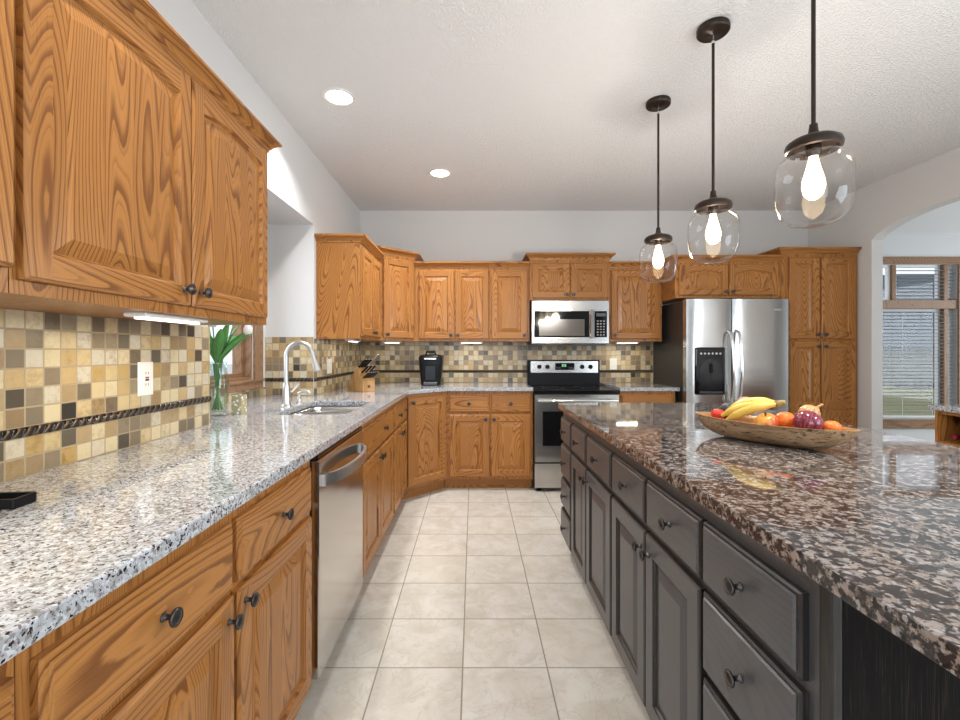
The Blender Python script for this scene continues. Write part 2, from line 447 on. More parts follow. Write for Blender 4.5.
# sink window
w1 = bpy.data.objects.new('window_1', None); COL.objects.link(w1); w1['kind'] = 'structure'
bm = bmesh.new()
cx0, cx1 = RX, RX + 0.018
box(bm, cx0, cx1, WY1, WY1 + 0.115, WZ0 - 0.06, WZ1 + 0.09, 0.003); box(bm, cx0, cx1, WY0 - 0.1, WY0, WZ0 - 0.06, WZ1 + 0.09, 0.003)
obj('casing', bm, oak_trim, w1)
bm = bmesh.new()
box(bm, cx0, cx1 + 0.002, WY0, WY1, WZ0 - 0.06, WZ0 - 0.002, 0.003); box(bm, cx0, cx1 + 0.002, WY0, WY1, WZ1, WZ1 + 0.09, 0.003)
box(bm, cx0, cx1 + 0.012, WY0 - 0.11, WY1 + 0.125, WZ0 - 0.012, WZ0 + 0.004, 0.003)
obj('sill', bm, oak_trim, w1)
bm = bmesh.new()
for d, x0, x1 in ((0.022, -1.645, -1.53), (0.05, -1.64, -1.58)):
    box(bm, x0, x1, WY0, WY0 + d, WZ0, WZ1); box(bm, x0, x1, WY1 - d, WY1, WZ0, WZ1)
    box(bm, x0, x1, WY0 + d, WY1 - d, WZ0, WZ0 + d); box(bm, x0, x1, WY0 + d, WY1 - d, WZ1 - d, WZ1)
box(bm, -1.635, -1.585, 2.58, 2.63, WZ0 + .05, WZ1 - .05)
obj('sash', bm, oak_trim, w1)
obj('pane', boxbm(-1.615, -1.611, WY0 + .05, WY1 - .05, WZ0 + .05, WZ1 - .05), pane_glass, w1)

# dining window
w2 = bpy.data.objects.new('window_2', None); COL.objects.link(w2); w2['kind'] = 'structure'
bm = bmesh.new()
box(bm, DX0 - 0.09, DX1 + 0.09, DY - 0.02, DY, DZ1, DZ1 + 0.09, 0.004); box(bm, DX0 - 0.1, DX1 + 0.1, DY - 0.035, DY, DZ0 - 0.11, DZ0, 0.004)
obj('casing', bm, oak_trim_h, w2)
bm = bmesh.new()
box(bm, DX1, DX1 + 0.09, DY - 0.02, DY, DZ0, DZ1, 0.004); box(bm, DX0 - 0.09, DX0, DY - 0.02, DY, DZ0, DZ1, 0.004)
obj('side_casing', bm, oak_trim, w2)
bm = bmesh.new()
TZ = 1.83
box(bm, DX0, DX1, DY + 0.0, DY + 0.11, TZ - 0.055, TZ + 0.055, 0.004); box(bm, 5.87, 5.92, DY + 0.01, DY + 0.11, DZ0, TZ - .055, .003); box(bm, 5.87, 5.92, DY + 0.01, DY + 0.11, TZ + .055, DZ1, .003)
box(bm, 5.24, 5.29, DY + 0.03, DY + 0.11, TZ + .055, DZ1, .003)
obj('mullion', bm, oak_trim, w2)
bm = bmesh.new()
for x0, x1, z0, z1 in ((DX0, 5.87, DZ0, TZ - .055), (5.92, DX1, DZ0, TZ - .055), (5.29, 5.87, TZ + .055, DZ1), (DX0, 5.24, TZ + .055, DZ1), (5.92, DX1, TZ + .055, DZ1)):
    d = 0.03
    box(bm, x0, x0 + d, DY + .06, DY + .10, z0, z1); box(bm, x1 - d, x1, DY + .06, DY + .10, z0, z1)
    box(bm, x0 + d, x1 - d, DY + .06, DY + .10, z0, z0 + d); box(bm, x0 + d, x1 - d, DY + .06, DY + .10, z1 - d, z1)
obj('sash', bm, white_frame, w2)
obj('pane', boxbm(DX0, DX1, DY + .08, DY + .084, DZ0, DZ1), pane_glass, w2)
def slat(bm, x0, x1, z):
    for v in box(bm, x0, x1, -.02, .02, z, z + .0040): v.co.z -= v.co.y * 0.06
blind_m = plain('blind_slat_shaded', (0.22, 0.23, 0.24), 0.5)  # dark grey stands for the backlit shade on the slat undersides
bl = thing('venetian_blind', 'thin slatted blind hanging open over the dining window beyond the arch', 'blind', (0, DY + 0.03, 0))
bm = bmesh.new(); z = DZ0 + 0.06
while z < TZ - .07:
    slat(bm, DX0 + .01, 5.865, z); z += 0.044
obj('slats', bm, blind_m, bl)
bm = bmesh.new(); z = TZ + 0.07
while z < DZ1 - .04:
    slat(bm, 5.295, 5.865, z); z += 0.044
obj('slats', bm, blind_m, bl)
bm = bmesh.new(); z = DZ0 + 0.06
while z < DZ1 - .04:
    slat(bm, 5.925, DX1 - .005, z); z += 0.044
obj('slats', bm, blind_m, bl)
bm = bmesh.new()
for x in (5.0, 5.35, 5.72): tube(bm, [(x, -.021, DZ0 + .03), (x, -.021, TZ - .06)], 0.0015, 6)
obj('ladder_cords', bm, white_plastic, bl)
obj('bottom_rail', boxbm(DX0 + .01, 5.865, -.022, .022, DZ0 + .02, DZ0 + .04, .003), white_plastic, bl)

# outdoors beyond the windows
def grass_mat():
    t = NT('dry_lawn'); p = t.obj()
    return t.set(color=t.mix(t.step(t.noise(p, 0.6, 4), .35, .65), (0.15, 0.155, 0.065), (0.22, 0.20, 0.11)), rough=0.95, spec=0.1)
bm = bmesh.new()
vs = [bm.verts.new(p) for p in ((3, 5.8, -.45), (70, 5.8, -.45), (70, 36, -1.45), (3, 36, -1.45), (3, 80, -1.6), (70, 80, -1.6))]
bm.faces.new((vs[0], vs[1], vs[2], vs[3])); bm.faces.new((vs[3], vs[2], vs[5], vs[4]))
r = bmesh.ops.extrude_face_region(bm, geom=list(bm.faces))
for v in [g for g in r['geom'] if isinstance(g, bmesh.types.BMVert)]: v.co.z -= 0.3
tag(obj('lawn', bm, grass_mat()), kind='structure')
struct('ground_outside', boxbm(-60, -1.8, -30, 60, -.7, -.5), plain('pale_concrete', (0.6, 0.6, 0.6), 0.9))
siding = NT('grey_siding')
_s = siding.node('ShaderNodeSeparateXYZ'); siding.l.new(siding.obj(), _s.inputs[0])
siding.bump(siding.math('FRACT', siding.math('MULTIPLY', _s.outputs[2], 6.0)), 0.6, 0.03)
siding_m = siding.set(color=(0.24, 0.24, 0.22), rough=0.8)
shingle = NT('slate_shingle'); shingle_m = shingle.set(color=shingle.mix(shingle.noise(shingle.obj(), .35, 2), (0.045, 0.06, 0.078), (0.085, 0.105, 0.13)), rough=0.9)
hs = thing('house', 'neighbouring house with slate grey roof and pale siding beyond the lawn', 'house', (36, 40, -1.4))
obj('walls', boxbm(-16, 18, -5, 6, -.2, 2.75), siding_m, hs)
bm = bmesh.new()
prism(bm, [[(-6, 2.75), (0.5, 9.2), (7, 2.75), (7, 3.0), (0.5, 9.5), (-6, 3.0)]], -17, 19, 'yz')
obj('roof', bm, shingle_m, hs)
rk = NT('grey_rock'); rock_m = rk.set(color=rk.mix(rk.voro(rk.obj(), 2.0), (0.04, 0.04, 0.04), (0.11, 0.11, 0.11)), rough=0.95)
for k in range(7):
    bm = bmesh.new(); bmesh.ops.create_icosphere(bm, subdivisions=2, radius=1)
    rr = random.Random(k)
    for v in bm.verts: v.co *= 0.8 + 0.35 * rr.random()
    o = obj('boulder', bm, rock_m, smooth=180)
    o.scale = (.36 + .05 * (k % 3), .40, .30 + .1 * (k % 2)); o.location = (29.6 + k * .85, 31 - .3 * (k % 2), -1.28 + 0.1)
    tag(o, 'rough grey boulder in the rock border along the neighbouring house', 'rock', 'boulders in the rock border')

# baseboard of the dining room
bm = boxbm(XR + .11, 7.5, DY - .015, DY, 0, .10, .003)
struct('baseboard_dining', bm, oak_trim_h)

# ------------------------------------------------------------------ cabinet fronts
def door_bm(w, h, t=0.02, s=0.058, arch=0.0, K=14, slope=0.034, glaze=False):
    bm = bmesh.new()
    def ring(d, y, a):
        P = [(d, d), (w - d, d), (w - d, h - d - a)]
        for i in range(1, K):
            u = 1 - 2 * i / K
            P.append((w / 2 + u * (w / 2 - d), h - d - a + a * (1 - u * u)))
        P.append((d, h - d - a))
        return [bm.verts.new((x, y, z)) for x, z in P]
    def band(a, b, edge=False):
        n = len(a)
        for i in range(n):
            f = bm.faces.new((a[i], a[(i + 1) % n], b[(i + 1) % n], b[i]))
            f.material_index = 2 if edge and glaze else (0 if (i == 1 or i == n - 1) else 1)
    r0 = ring(0, 0, 0); r1 = ring(0, -t + 0.006, 0); r2 = ring(0.003, -t + 0.003, 0); r3 = ring(0.007, -t, 0)
    band(r0, r1, True); band(r1, r2, True); band(r2, r3)
    bm.faces.new(list(reversed(r0)))
    r4 = ring(s, -t, arch)
    e = 0.007
    nv = lambda x, z: bm.verts.new((x, -t, z))
    n = len(r4)
    bl, br, tr, tl = r4[0], r4[1], r4[2], r4[-1]
    pa, pb, pc, pd = nv(s, e), nv(w - s, e), nv(w - s, h - e), nv(s, h - e)
    for f, mi in ((bm.faces.new((r3[0], pa, bl, tl, pd, r3[-1])), 0), (bm.faces.new((pb, r3[1], r3[2], pc, tr, br)), 0), (bm.faces.new((pa, pb, br, bl)), 1)):
        f.material_index = mi
    tops = []
    for i in range(2, n):
        x = r4[i].co.x
        tops.append(pc if i == 2 else (pd if i == n - 1 else nv(x, h - e)))
    for i in range(2, n - 1):
        f = bm.faces.new((r4[i], r4[i + 1], tops[i - 1], tops[i - 2])); f.material_index = 1
    prev = r4
    for d, y in ((s + 0.003, -t + 0.0035), (s + 0.006, -t + 0.010), (s + 0.011, -t + 0.011)):
        q = ring(d, y, arch); band(prev, q, True); prev = q
    a = len(bm.faces)
    q = ring(s + 0.011 + slope, -t + 0.002, arch)
    n = len(prev)
    for i in range(n):
        f = bm.faces.new((prev[i], prev[(i + 1) % n], q[(i + 1) % n], q[i])); f.material_index = 0
    f = bm.faces.new(q); f.material_index = 0
    return bm

def drawer_bm(w, h, t=0.02):
    bm = bmesh.new()
    def ring(d, y): return [bm.verts.new(p) for p in ((d, y, d), (w - d, y, d), (w - d, y, h - d), (d, y, h - d))]
    rs = [ring(0, 0), ring(0, -t + 0.009), ring(0.004, -t + 0.005), ring(0.009, -t + 0.0045), ring(0.012, -t)]
    bm.faces.new(list(reversed(rs[0])))
    for k, (a, b) in enumerate(zip(rs, rs[1:])):
        for i in range(4): bm.faces.new((a[i], a[(i + 1) % 4], b[(i + 1) % 4], b[i])).material_index = 1 if k < 3 else 0
    bm.faces.new(rs[-1])
    return bm

def knob_mesh():
    bm = bmesh.new()
    lathe(bm, [(0.0, 0), (0.0085, 0), (0.0085, 0.002), (0.0055, 0.004), (0.005, 0.012), (0.007, 0.016), (0.0145, 0.019), (0.0165, 0.022), (0.016, 0.0255), (0.0135, 0.0265), (0.0125, 0.0255), (0.011, 0.0265), (0.006, 0.0285), (0, 0.029)], 20, 'y-')
    bmesh.ops.recalc_face_normals(bm, faces=bm.faces)
    me = bpy.data.meshes.new('knob'); bm.to_mesh(me); bm.free(); me.materials.append(pewter)
    me.polygons.foreach_set('use_smooth', [True] * len(me.polygons))
    return me
KNOB = knob_mesh()
def add_knob(parent, x, z, y=-0.02):
    o = bpy.data.objects.new('knob', KNOB); link(o, parent); o.location = (x, y, z)
    return o

def crown_bm(path, closed_ends=True, out=0.045, h=0.055):
    prof = [(0, 0), (0.007, 0.0), (0.009, 0.010), (0.014, 0.014), (0.020, 0.024), (0.032, 0.034), (0.036, 0.037), (out, 0.040), (out, h), (0, h)]
    pts = [Vector((p[0], p[1], 0)) for p in path]; z0 = path[0][2]
    bm = bmesh.new(); rings = []
    for i, p in enumerate(pts):
        ds = []
        if i > 0: ds.append((pts[i] - pts[i - 1]).normalized())
        if i < len(pts) - 1: ds.append((pts[i + 1] - pts[i]).normalized())
        ns = [Vector((d.y, -d.x, 0)) for d in ds]                # outward: to the right of travel
        m = sum(ns, Vector()).normalized(); k = 1 / max(0.3, m.dot(ns[0]))
        rings.append([bm.verts.new((p.x + m.x * a * k, p.y + m.y * a * k, z0 + b)) for a, b in prof])
    for a, b in zip(rings, rings[1:]):
        for i in range(len(prof)):
            j = (i + 1) % len(prof)
            bm.faces.new((a[i], a[j], b[j], b[i]))
    bm.faces.new(rings[0]); bm.faces.new(list(reversed(rings[-1])))
    return bm

def cabinet(name, label, cat, loc, rz, w, d, z0, z1, fronts, mv=None, mh=None, toe=False, crown=None, body=None, group=None, me=None, toe_ext=(0, 0)):
    mv = mv or oak_v; mh = mh or oak_h; me = me or mh
    root = thing(name, label, cat, loc, rz, group)
    if body is None: body = boxbm(0, w, 0, d, z0, z1)
    obj('body', body, mv, root)
    for f in fronts:
        kind, x0, x1, a, b = f[:5]; o_ = f[5] if len(f) > 5 else {}
        if kind == 'door' and 'split' in o_:                     # two raised panels, one over the other
            sp = o_['split']; bmx = door_bm(x1 - x0, sp - a); n0 = len(bmx.verts)
            up = door_bm(x1 - x0, b - sp); tmp = bpy.data.meshes.new('upper_panel'); up.to_mesh(tmp); up.free()
            bmx.from_mesh(tmp); bpy.data.meshes.remove(tmp); bmx.verts.ensure_lookup_table()
            for v in bmx.verts[n0:]: v.co.z += sp - a
            ms = [mv, mh, me]
        elif kind == 'door': bmx = door_bm(x1 - x0, b - a, arch=o_.get('arch', 0), s=o_.get('s', 0.058), slope=o_.get('slope', .034), glaze=me is not mh); ms = [mv, mh, me]
        else: bmx = drawer_bm(x1 - x0, b - a); ms = [mh, me]
        p = obj('door' if kind == 'door' else 'drawer', bmx, ms, root, loc=(x0, 0, a))
        for kx, kz in o_.get('knobs', []):
            add_knob(p, kx - x0, kz - a)
    if toe:
        obj('toe_kick', boxbm(-toe_ext[0], w + toe_ext[1], 0.07, 0.09, 0, z0 - .002), mh, root)
    if crown:
        path, ch = crown
        obj('crown_molding', crown_bm(path, h=ch), mh, root)
    return root

CT = 0.925; CB = 0.892; BZ = 0.10        # worktop top and underside, cabinet underside

# ------------------------------------------------------------------ base cabinets on the left wall (facing +X)
LX = -0.565
cabinet('base_cabinet', 'oak base cabinet cut off by the photo edge, nearest in the sink run', 'cabinet', (LX, -0.06, 0), 90, .613, .60, BZ, CB,
        [('drawer', .02, .603, .708, .857, dict(knobs=[(.30, .782)])), ('door', .02, .603, .12, .69, dict(knobs=[(.55, .64)]))], toe=True)
cabinet('base_cabinet', 'oak base cabinet with two drawers over two doors beside the dishwasher', 'cabinet', (LX, .555, 0), 90, .997, .60, BZ, CB,
        [('drawer', .018, .475, .708, .857, dict(knobs=[(.236, .782)])), ('drawer', .497, .970, .708, .857, dict(knobs=[(.735, .782)])),
         ('door', .018, .477, .12, .69, dict(knobs=[(.450, .645)])), ('door', .493, .970, .12, .69, dict(knobs=[(.522, .655)]))], toe=True)
bm = bmesh.new()
box(bm, 0, .884, 0, .025, BZ, CB); box(bm, 0, .884, .025, .60, BZ, .62); box(bm, 0, .02, .025, .60, .62, CB); box(bm, .864, .884, .025, .60, .62, CB)
cabinet('sink_cabinet', 'oak sink cabinet with a wide false drawer over two doors', 'cabinet', (LX, 2.204, 0), 90, .884, .60, BZ, CB,
        [('drawer', .024, .868, .70, .857, dict(knobs=[(.55, .78)])), ('door', .024, .443, .12, .68, dict(knobs=[(.415, .63)])), ('door', .449, .868, .12, .68, dict(knobs=[(.477, .63)]))], toe=True, body=bm)
cabinet('base_cabinet', 'narrow oak base cabinet between the sink cabinet and the angled corner', 'cabinet', (LX, 3.092, 0), 90, .616, .60, BZ, CB,
        [('drawer', .03, .37, .70, .857, dict(knobs=[(.20, .78)])), ('drawer', .395, .60, .70, .857, dict(knobs=[(.50, .78)])),
         ('door', .03, .30, .12, .68, dict(knobs=[(.275, .63)], s=.05)), ('door', .32, .60, .12, .68, dict(knobs=[(.35, .63)], s=.05))], toe=True, toe_ext=(0, .0265))

def to_local(pts, loc, rz):
    c, s = math.cos(R(-rz)), math.sin(R(-rz))
    return [((x - loc[0]) * c - (y - loc[1]) * s, (x - loc[0]) * s + (y - loc[1]) * c) for x, y in pts]
loc = (LX, 3.71, 0)
fp = to_local([(LX, 3.71), (-.235, 4.04), (-.235, 4.645), (-1.165, 4.645), (-1.165, 3.71)], loc, 45)
bm = bmesh.new(); prism(bm, [fp], BZ, CB)
cw = .33 * math.sqrt(2)
cabinet('corner_base_cabinet', 'oak angled corner base cabinet with one tall door, below the knife block', 'cabinet', loc, 45, cw, .6, BZ, CB,
        [('door', .022, cw - .022, .125, .862, dict(knobs=[(.06, .82)]))], toe=True, body=bm, toe_ext=(.0265, .0265))
cabinet('base_cabinet', 'oak base cabinet with two drawers and two doors between the angled corner and range', 'cabinet', (-.235, 4.04, 0), 0, .768, .605, BZ, CB,
        [('drawer', .02, .375, .70, .857, dict(knobs=[(.197, .78)])), ('drawer', .393, .748, .70, .857, dict(knobs=[(.57, .78)])),
         ('door', .02, .377, .125, .68, dict(knobs=[(.345, .64)])), ('door', .39, .748, .125, .68, dict(knobs=[(.42, .64)]))], toe=True, toe_ext=(.0265, 0))
cabinet('base_cabinet', 'oak base cabinet between the range and the refrigerator', 'cabinet', (1.302, 4.04, 0), 0, .508, .605, BZ, CB,
        [('drawer', .02, .488, .70, .857, dict(knobs=[(.25, .78)])), ('door', .02, .488, .125, .68, dict(knobs=[(.06, .64)]))], toe=True)

# ------------------------------------------------------------------ worktops
sink_hole = rrect(-1.04, -.655, 2.30, 2.93, .05)
outline = [(-.535, -.3), (-.535, 3.70), (-.235, 4.0), (.533, 4.0), (.533, 4.645), (-1.165, 4.645), (-1.165, 3.29), (RX + .004, 3.29), (RX + .004, 1.99), (-1.165, 1.99), (-1.165, -.3)]
bm = bmesh.new(); prism(bm, [outline, sink_hole], CB, CT)
tag(bevel_mod(obj('worktop', bm, gran_l), .004), 'pale speckled granite worktop running round the corner with the sink', 'worktop')
tag(bevel_mod(obj('worktop', boxbm(1.303, 1.838, 4.0, 4.645, CB, CT), gran_l), .004), 'short pale granite worktop between range and refrigerator', 'worktop')

# sink
sk = thing('sink', 'double bowl stainless steel sink set into the pale granite worktop', 'sink', (0, 0, 0))
def bowl(x0, x1, y0, y1, zt, zb):
    bm = bmesh.new(); rings = []
    for ins, z, r in ((0, zt, .045), (.004, zt - .03, .045), (.012, zb + .03, .045), (.03, zb + .006, .05), (.05, zb, .05)):
        rings.append([bm.verts.new((x, y, z)) for x, y in rrect(x0 + ins, x1 - ins, y0 + ins, y1 - ins, r)])
    for a, b in zip(rings, rings[1:]):
        for i in range(len(a)): bm.faces.new((a[i], a[(i + 1) % len(a)], b[(i + 1) % len(a)], b[i]))
    bm.faces.new(rings[-1])
    return bm
bA = (-1.03, -.665, 2.31, 2.61); bB = (-1.03, -.665, 2.635, 2.92)
for b in (bA, bB):
    o = obj('bowl', bowl(*b, CB - .004, .70), steel_x, sk, smooth=40)
    m = o.modifiers.new('gauge', 'SOLIDIFY'); m.thickness = .0015
bm = bmesh.new(); prism(bm, [rrect(-1.055, -.64, 2.285, 2.945, .05), rrect(*bA, .045), rrect(*bB, .045)], CB - .004, CB - .001)
obj('rim', bm, steel_x, sk)
for b in (bA, bB):
    bm = bmesh.new(); lathe(bm, [(0, .702), (.03, .702), (.038, .706), (.042, .7035), (.042, .7005)], 24, c=((b[0] + b[1]) / 2, (b[2] + b[3]) / 2, 0))
    obj('drain', bm, chrome, sk, smooth=40)

# tap
fa = thing('faucet', 'tall brushed nickel gooseneck faucet with pull-down head behind the sink', 'faucet', (-1.09, 2.62, CT))
bm = bmesh.new(); lathe(bm, [(0, 0), (.031, 0), (.031, .005), (.026, .012), (.023, .02), (.021, .10), (.017, .13), (.014, .14), (0, .14)], 28)
obj('base', bm, nickel, fa, smooth=40)
pts = [(0, 0, .13), (0, 0, .29)]
for i in range(1, 15):
    a = R(180 - 180 * i / 14 * 0.94); pts.append((.078 + .078 * math.cos(a), 0, .29 + .083 * math.sin(a)))
bm = bmesh.new(); tube(bm, pts, .0125, 16)
obj('neck', bm, nickel, fa, smooth=60)
p = Vector(pts[-1]); dn = (Vector(pts[-1]) - Vector(pts[-2])).normalized()
bm = bmesh.new(); tube(bm, [p - dn * .01, p + dn * .005, p + dn * .03, p + dn * .07, p + dn * .10, p + dn * .102], [.0135, .0145, .015, .021, .024, .020], 20)
obj('spray_head', bm, nickel, fa, smooth=40)
bm = bmesh.new(); tube(bm, [(.0, .018, .075), (.004, .04, .078)], .012, 14); tube(bm, [(.006, .035, .078), (.02, .05, .09), (.045, .075, .125)], [.006, .0075, .006], 12)
obj('lever', bm, nickel, fa, smooth=50)
sd = thing('soap_dispenser', 'small brushed nickel soap pump beside the gooseneck faucet', 'soap dispenser', (-1.085, 2.80, CT))
bm = bmesh.new(); lathe(bm, [(0, 0), (.02, 0), (.02, .004), (.013, .008), (.012, .035), (.008, .04), (.008, .055), (0, .055)], 20)
obj('base', bm, nickel, sd, smooth=40)
bm = bmesh.new(); tube(bm, [(0, 0, .05), (0, 0, .062), (.012, 0, .07), (.06, 0, .072), (.07, 0, .062)], [.011, .011, .009, .007, .006], 12)
obj('spout', bm, nickel, sd, smooth=50)

# ------------------------------------------------------------------ dishwasher
dw = thing('dishwasher', 'stainless steel dishwasher with bowed bar handle under the pale worktop', 'dishwasher', (-.585, 1.556, 0), 90)
W = .64
obj('body', boxbm(.006, W - .006, .0, .57, .10, CB - .004), black_side, dw)
obj('door', boxbm(.008, W - .008, -.048, -.001, .105, .868, .004), steel_z, dw)
obj('control_strip', boxbm(.008, W - .008, -.044, -.001, .869, CB - .006, .003), black_gloss, dw)
obj('toe_kick', boxbm(.008, W - .008, .03, .05, 0, .10), black_side, dw)
bm = bmesh.new()
n = 14
pp = [(.06 + (W - .12) * i / n, -.048 - .055 * (1 - (2 * i / n - 1) ** 2) ** .6 - .004, .79) for i in range(n + 1)]
rings = []
for i, (x, y, z) in enumerate(pp):
    rings.append([bm.verts.new(q) for q in ((x, y - .008, z - .02), (x, y - .008, z + .02), (x, y + .006, z + .02), (x, y + .006, z - .02))])
for a, b in zip(rings, rings[1:]):
    for k in range(4): bm.faces.new((a[k], a[(k + 1) % 4], b[(k + 1) % 4], b[k]))
bm.faces.new(rings[0]); bm.faces.new(rings[-1])
box(bm, .04, .075, -.062, -.048, .77, .81); box(bm, W - .075, W - .04, -.062, -.048, .77, .81)
obj('handle', bm, nickel, dw)

# ------------------------------------------------------------------ wall cabinets on the left wall
UZ0 = 1.355; UX = -.84; UD = .327
def front_crown(w, z): return ([(0, 0, z), (w, 0, z)], .055)
cabinet('wall_cabinet', 'oak wall cabinet cut off at the upper left photo edge', 'cabinet', (UX, .20, 0), 90, .612, UD, UZ0, 2.065,
        [('door', .02, .609, 1.40, 2.05, dict(arch=.025, s=.05, knobs=[(.05, 1.44)]))], crown=front_crown(.612, 2.057))
cabinet('wall_cabinet', 'large oak wall cabinet with two arched doors above the mosaic tiles', 'cabinet', (UX, .814, 0), 90, 1.012, UD, UZ0, 2.065,
        [('door', .012, .499, 1.382, 2.05, dict(arch=.022, knobs=[(.462, 1.425)], s=.052)), ('door', .507, .985, 1.382, 2.05, dict(arch=.028, knobs=[(.542, 1.425)], s=.050))],
        crown=([(0, 0, 2.057), (1.012, 0, 2.057), (1.012, UD, 2.057)], .048))
cabinet('wall_cabinet', 'oak wall cabinet with wavy grained side between the window recess and corner', 'cabinet', (UX, 3.345, 0), 90, .693, UD, 1.342, 2.06,
        [('door', .015, .345, 1.365, 2.03, dict(knobs=[(.315, 1.40)])), ('door', .351, .68, 1.365, 2.03, dict(knobs=[(.38, 1.40)]))],
        crown=([(0, UD, 2.057), (0, 0, 2.057), (.693, 0, 2.057)], .055))
loc = (UX, 4.04, 0)
fp = to_local([(UX, 4.04), (-.56, 4.32), (-.56, 4.645), (-1.165, 4.645), (-1.165, 4.04)], loc, 45)
bm = bmesh.new(); prism(bm, [fp], 1.342, 2.135)
cw = .28 * math.sqrt(2)
l1 = to_local([(-1.16, 4.04)], loc, 45)[0]; l2 = to_local([(-.56, 4.645)], loc, 45)[0]
cabinet('corner_wall_cabinet', 'tall angled oak corner wall cabinet above the knife block', 'cabinet', loc, 45, cw, .5, 1.342, 2.135,
        [('door', .03, cw - .03, 1.368, 2.10, dict(knobs=[(.06, 1.40)]))], body=bm,
        crown=([(l1[0], l1[1], 2.13), (0, 0, 2.13), (cw, 0, 2.13), (l2[0], l2[1], 2.13)], .055))

# ------------------------------------------------------------------ wall cabinets on the back wall
cabinet('wall_cabinet', 'oak wall cabinet with two doors above the coffee maker', 'cabinet', (-.558, 4.32, 0), 0, .717, .325, 1.342, 2.05,
        [('door', .035, .374, 1.365, 2.022, dict(knobs=[(.345, 1.40)])), ('door', .382, .705, 1.365, 2.022, dict(knobs=[(.412, 1.40)]))], crown=front_crown(.717, 2.047))
cabinet('wall_cabinet', 'single door oak wall cabinet touching the microwave on its coffee maker side', 'cabinet', (.16, 4.32, 0), 0, .379, .325, 1.342, 2.05,
        [('door', .012, .355, 1.365, 2.022, dict(knobs=[(.325, 1.40)]))], crown=front_crown(.379, 2.047))
cabinet('wall_cabinet', 'short oak two door cabinet directly over the microwave', 'cabinet', (.54, 4.29, 0), 0, .757, .355, 1.735, 2.125,
        [('door', .018, .374, 1.752, 2.085, dict(knobs=[(.345, 1.785)])), ('door', .383, .739, 1.752, 2.085, dict(knobs=[(.412, 1.785)]))],
        crown=([(0, .355, 2.12), (0, 0, 2.12), (.757, 0, 2.12), (.757, .355, 2.12)], .058))
cabinet('wall_cabinet', 'single door oak wall cabinet between the microwave and the refrigerator', 'cabinet', (1.298, 4.32, 0), 0, .510, .325, 1.342, 2.05,
        [('door', .02, .492, 1.365, 2.022, dict(knobs=[(.05, 1.40)]))], crown=front_crown(.510, 2.047))
cabinet('wall_cabinet', 'deep oak cabinet with two arched doors above the refrigerator', 'cabinet', (1.812, 4.04, 0), 0, .946, .605, 1.725, 2.055,
        [('door', .03, .468, 1.748, 2.025, dict(arch=.03, s=.05, knobs=[(.44, 1.78)])), ('door', .476, .915, 1.748, 2.025, dict(arch=.03, s=.05, knobs=[(.505, 1.78)]))],
        crown=([(0, .29, 2.05), (0, 0, 2.05), (.946, 0, 2.05)], .055))
cabinet('pantry_cabinet', 'tall oak pantry cabinet with four doors beside the refrigerator', 'cabinet', (2.763, 4.04, 0), 0, .684, .605, BZ, 2.125,
        [('door', .06, .338, 1.36, 2.09, dict(knobs=[(.312, 1.395)])), ('door', .352, .652, 1.36, 2.09, dict(knobs=[(.378, 1.395)])),
         ('door', .06, .338, .125, 1.34, dict(split=.73, knobs=[(.312, 1.29)])), ('door', .352, .652, .125, 1.34, dict(split=.73, knobs=[(.378, 1.29)]))], toe=True,
        crown=([(0, .605, 2.12), (0, 0, 2.12), (.684, 0, 2.12)], .055))

# ------------------------------------------------------------------ mosaic backsplashes
LINE0, LINE1 = CT + .1020, CT + .1280
def splash(label, loc, rz, u0, u1, ztop, lined=True):
    root = thing('backsplash', label, 'backsplash', loc, rz)
    def field(z0, z1, ox):
        o = obj('tile_field', boxbm(u0, u1, -.008, -.0015, 0, z1 - z0), mos, root, loc=(0, 0, z0)); return o
    if lined:
        field(CT + .0005, LINE0, 0); field(LINE1, ztop, 0)
        bm = bmesh.new(); rings = []
        zc, rr = (LINE0 + LINE1) / 2, (LINE1 - LINE0) / 2
        for u in (u0, u1):
            rings.append([bm.verts.new((u, -.007 - .009 * math.cos(R(a)), zc + rr * math.sin(R(a)))) for a in range(-90, 91, 15)] + [bm.verts.new((u, -.0015, zc + rr)), bm.verts.new((u, -.0015, zc - rr))])
        n = len(rings[0])
        for i in range(n): bm.faces.new((rings[0][i], rings[0][(i + 1) % n], rings[1][(i + 1) % n], rings[1][i]))
        bm.faces.new(rings[0]); bm.faces.new(rings[1])
        obj('rope_liner', bm, rope, root)
    else:
        field(CT + .0005, ztop, 0)
    return root
# left wall in front of the recess: local x runs along +Y
splash('warm stone mosaic backsplash with black rope liner on the wall nearest the sink run end', (XL, 0, 0), 90, -.3, 1.984, UZ0 - .001)
splash('stone mosaic backsplash strip under the sink window sill', (RX, 0, 0), 90, 2.0, 3.285, WZ0 - .062, False)
splash('stone mosaic backsplash on the end wall of the window recess behind the faucet', (0, RY1, 0), 0, RX + .001, XL - .002, 1.352)
splash('stone mosaic backsplash on the side wall behind the knife block', (XL, 0, 0), 90, 3.30, 4.64, 1.341)
splash('stone mosaic backsplash along the wall behind coffee maker and range', (0, YB, 0), 0, XL + .01, 1.85, 1.341)

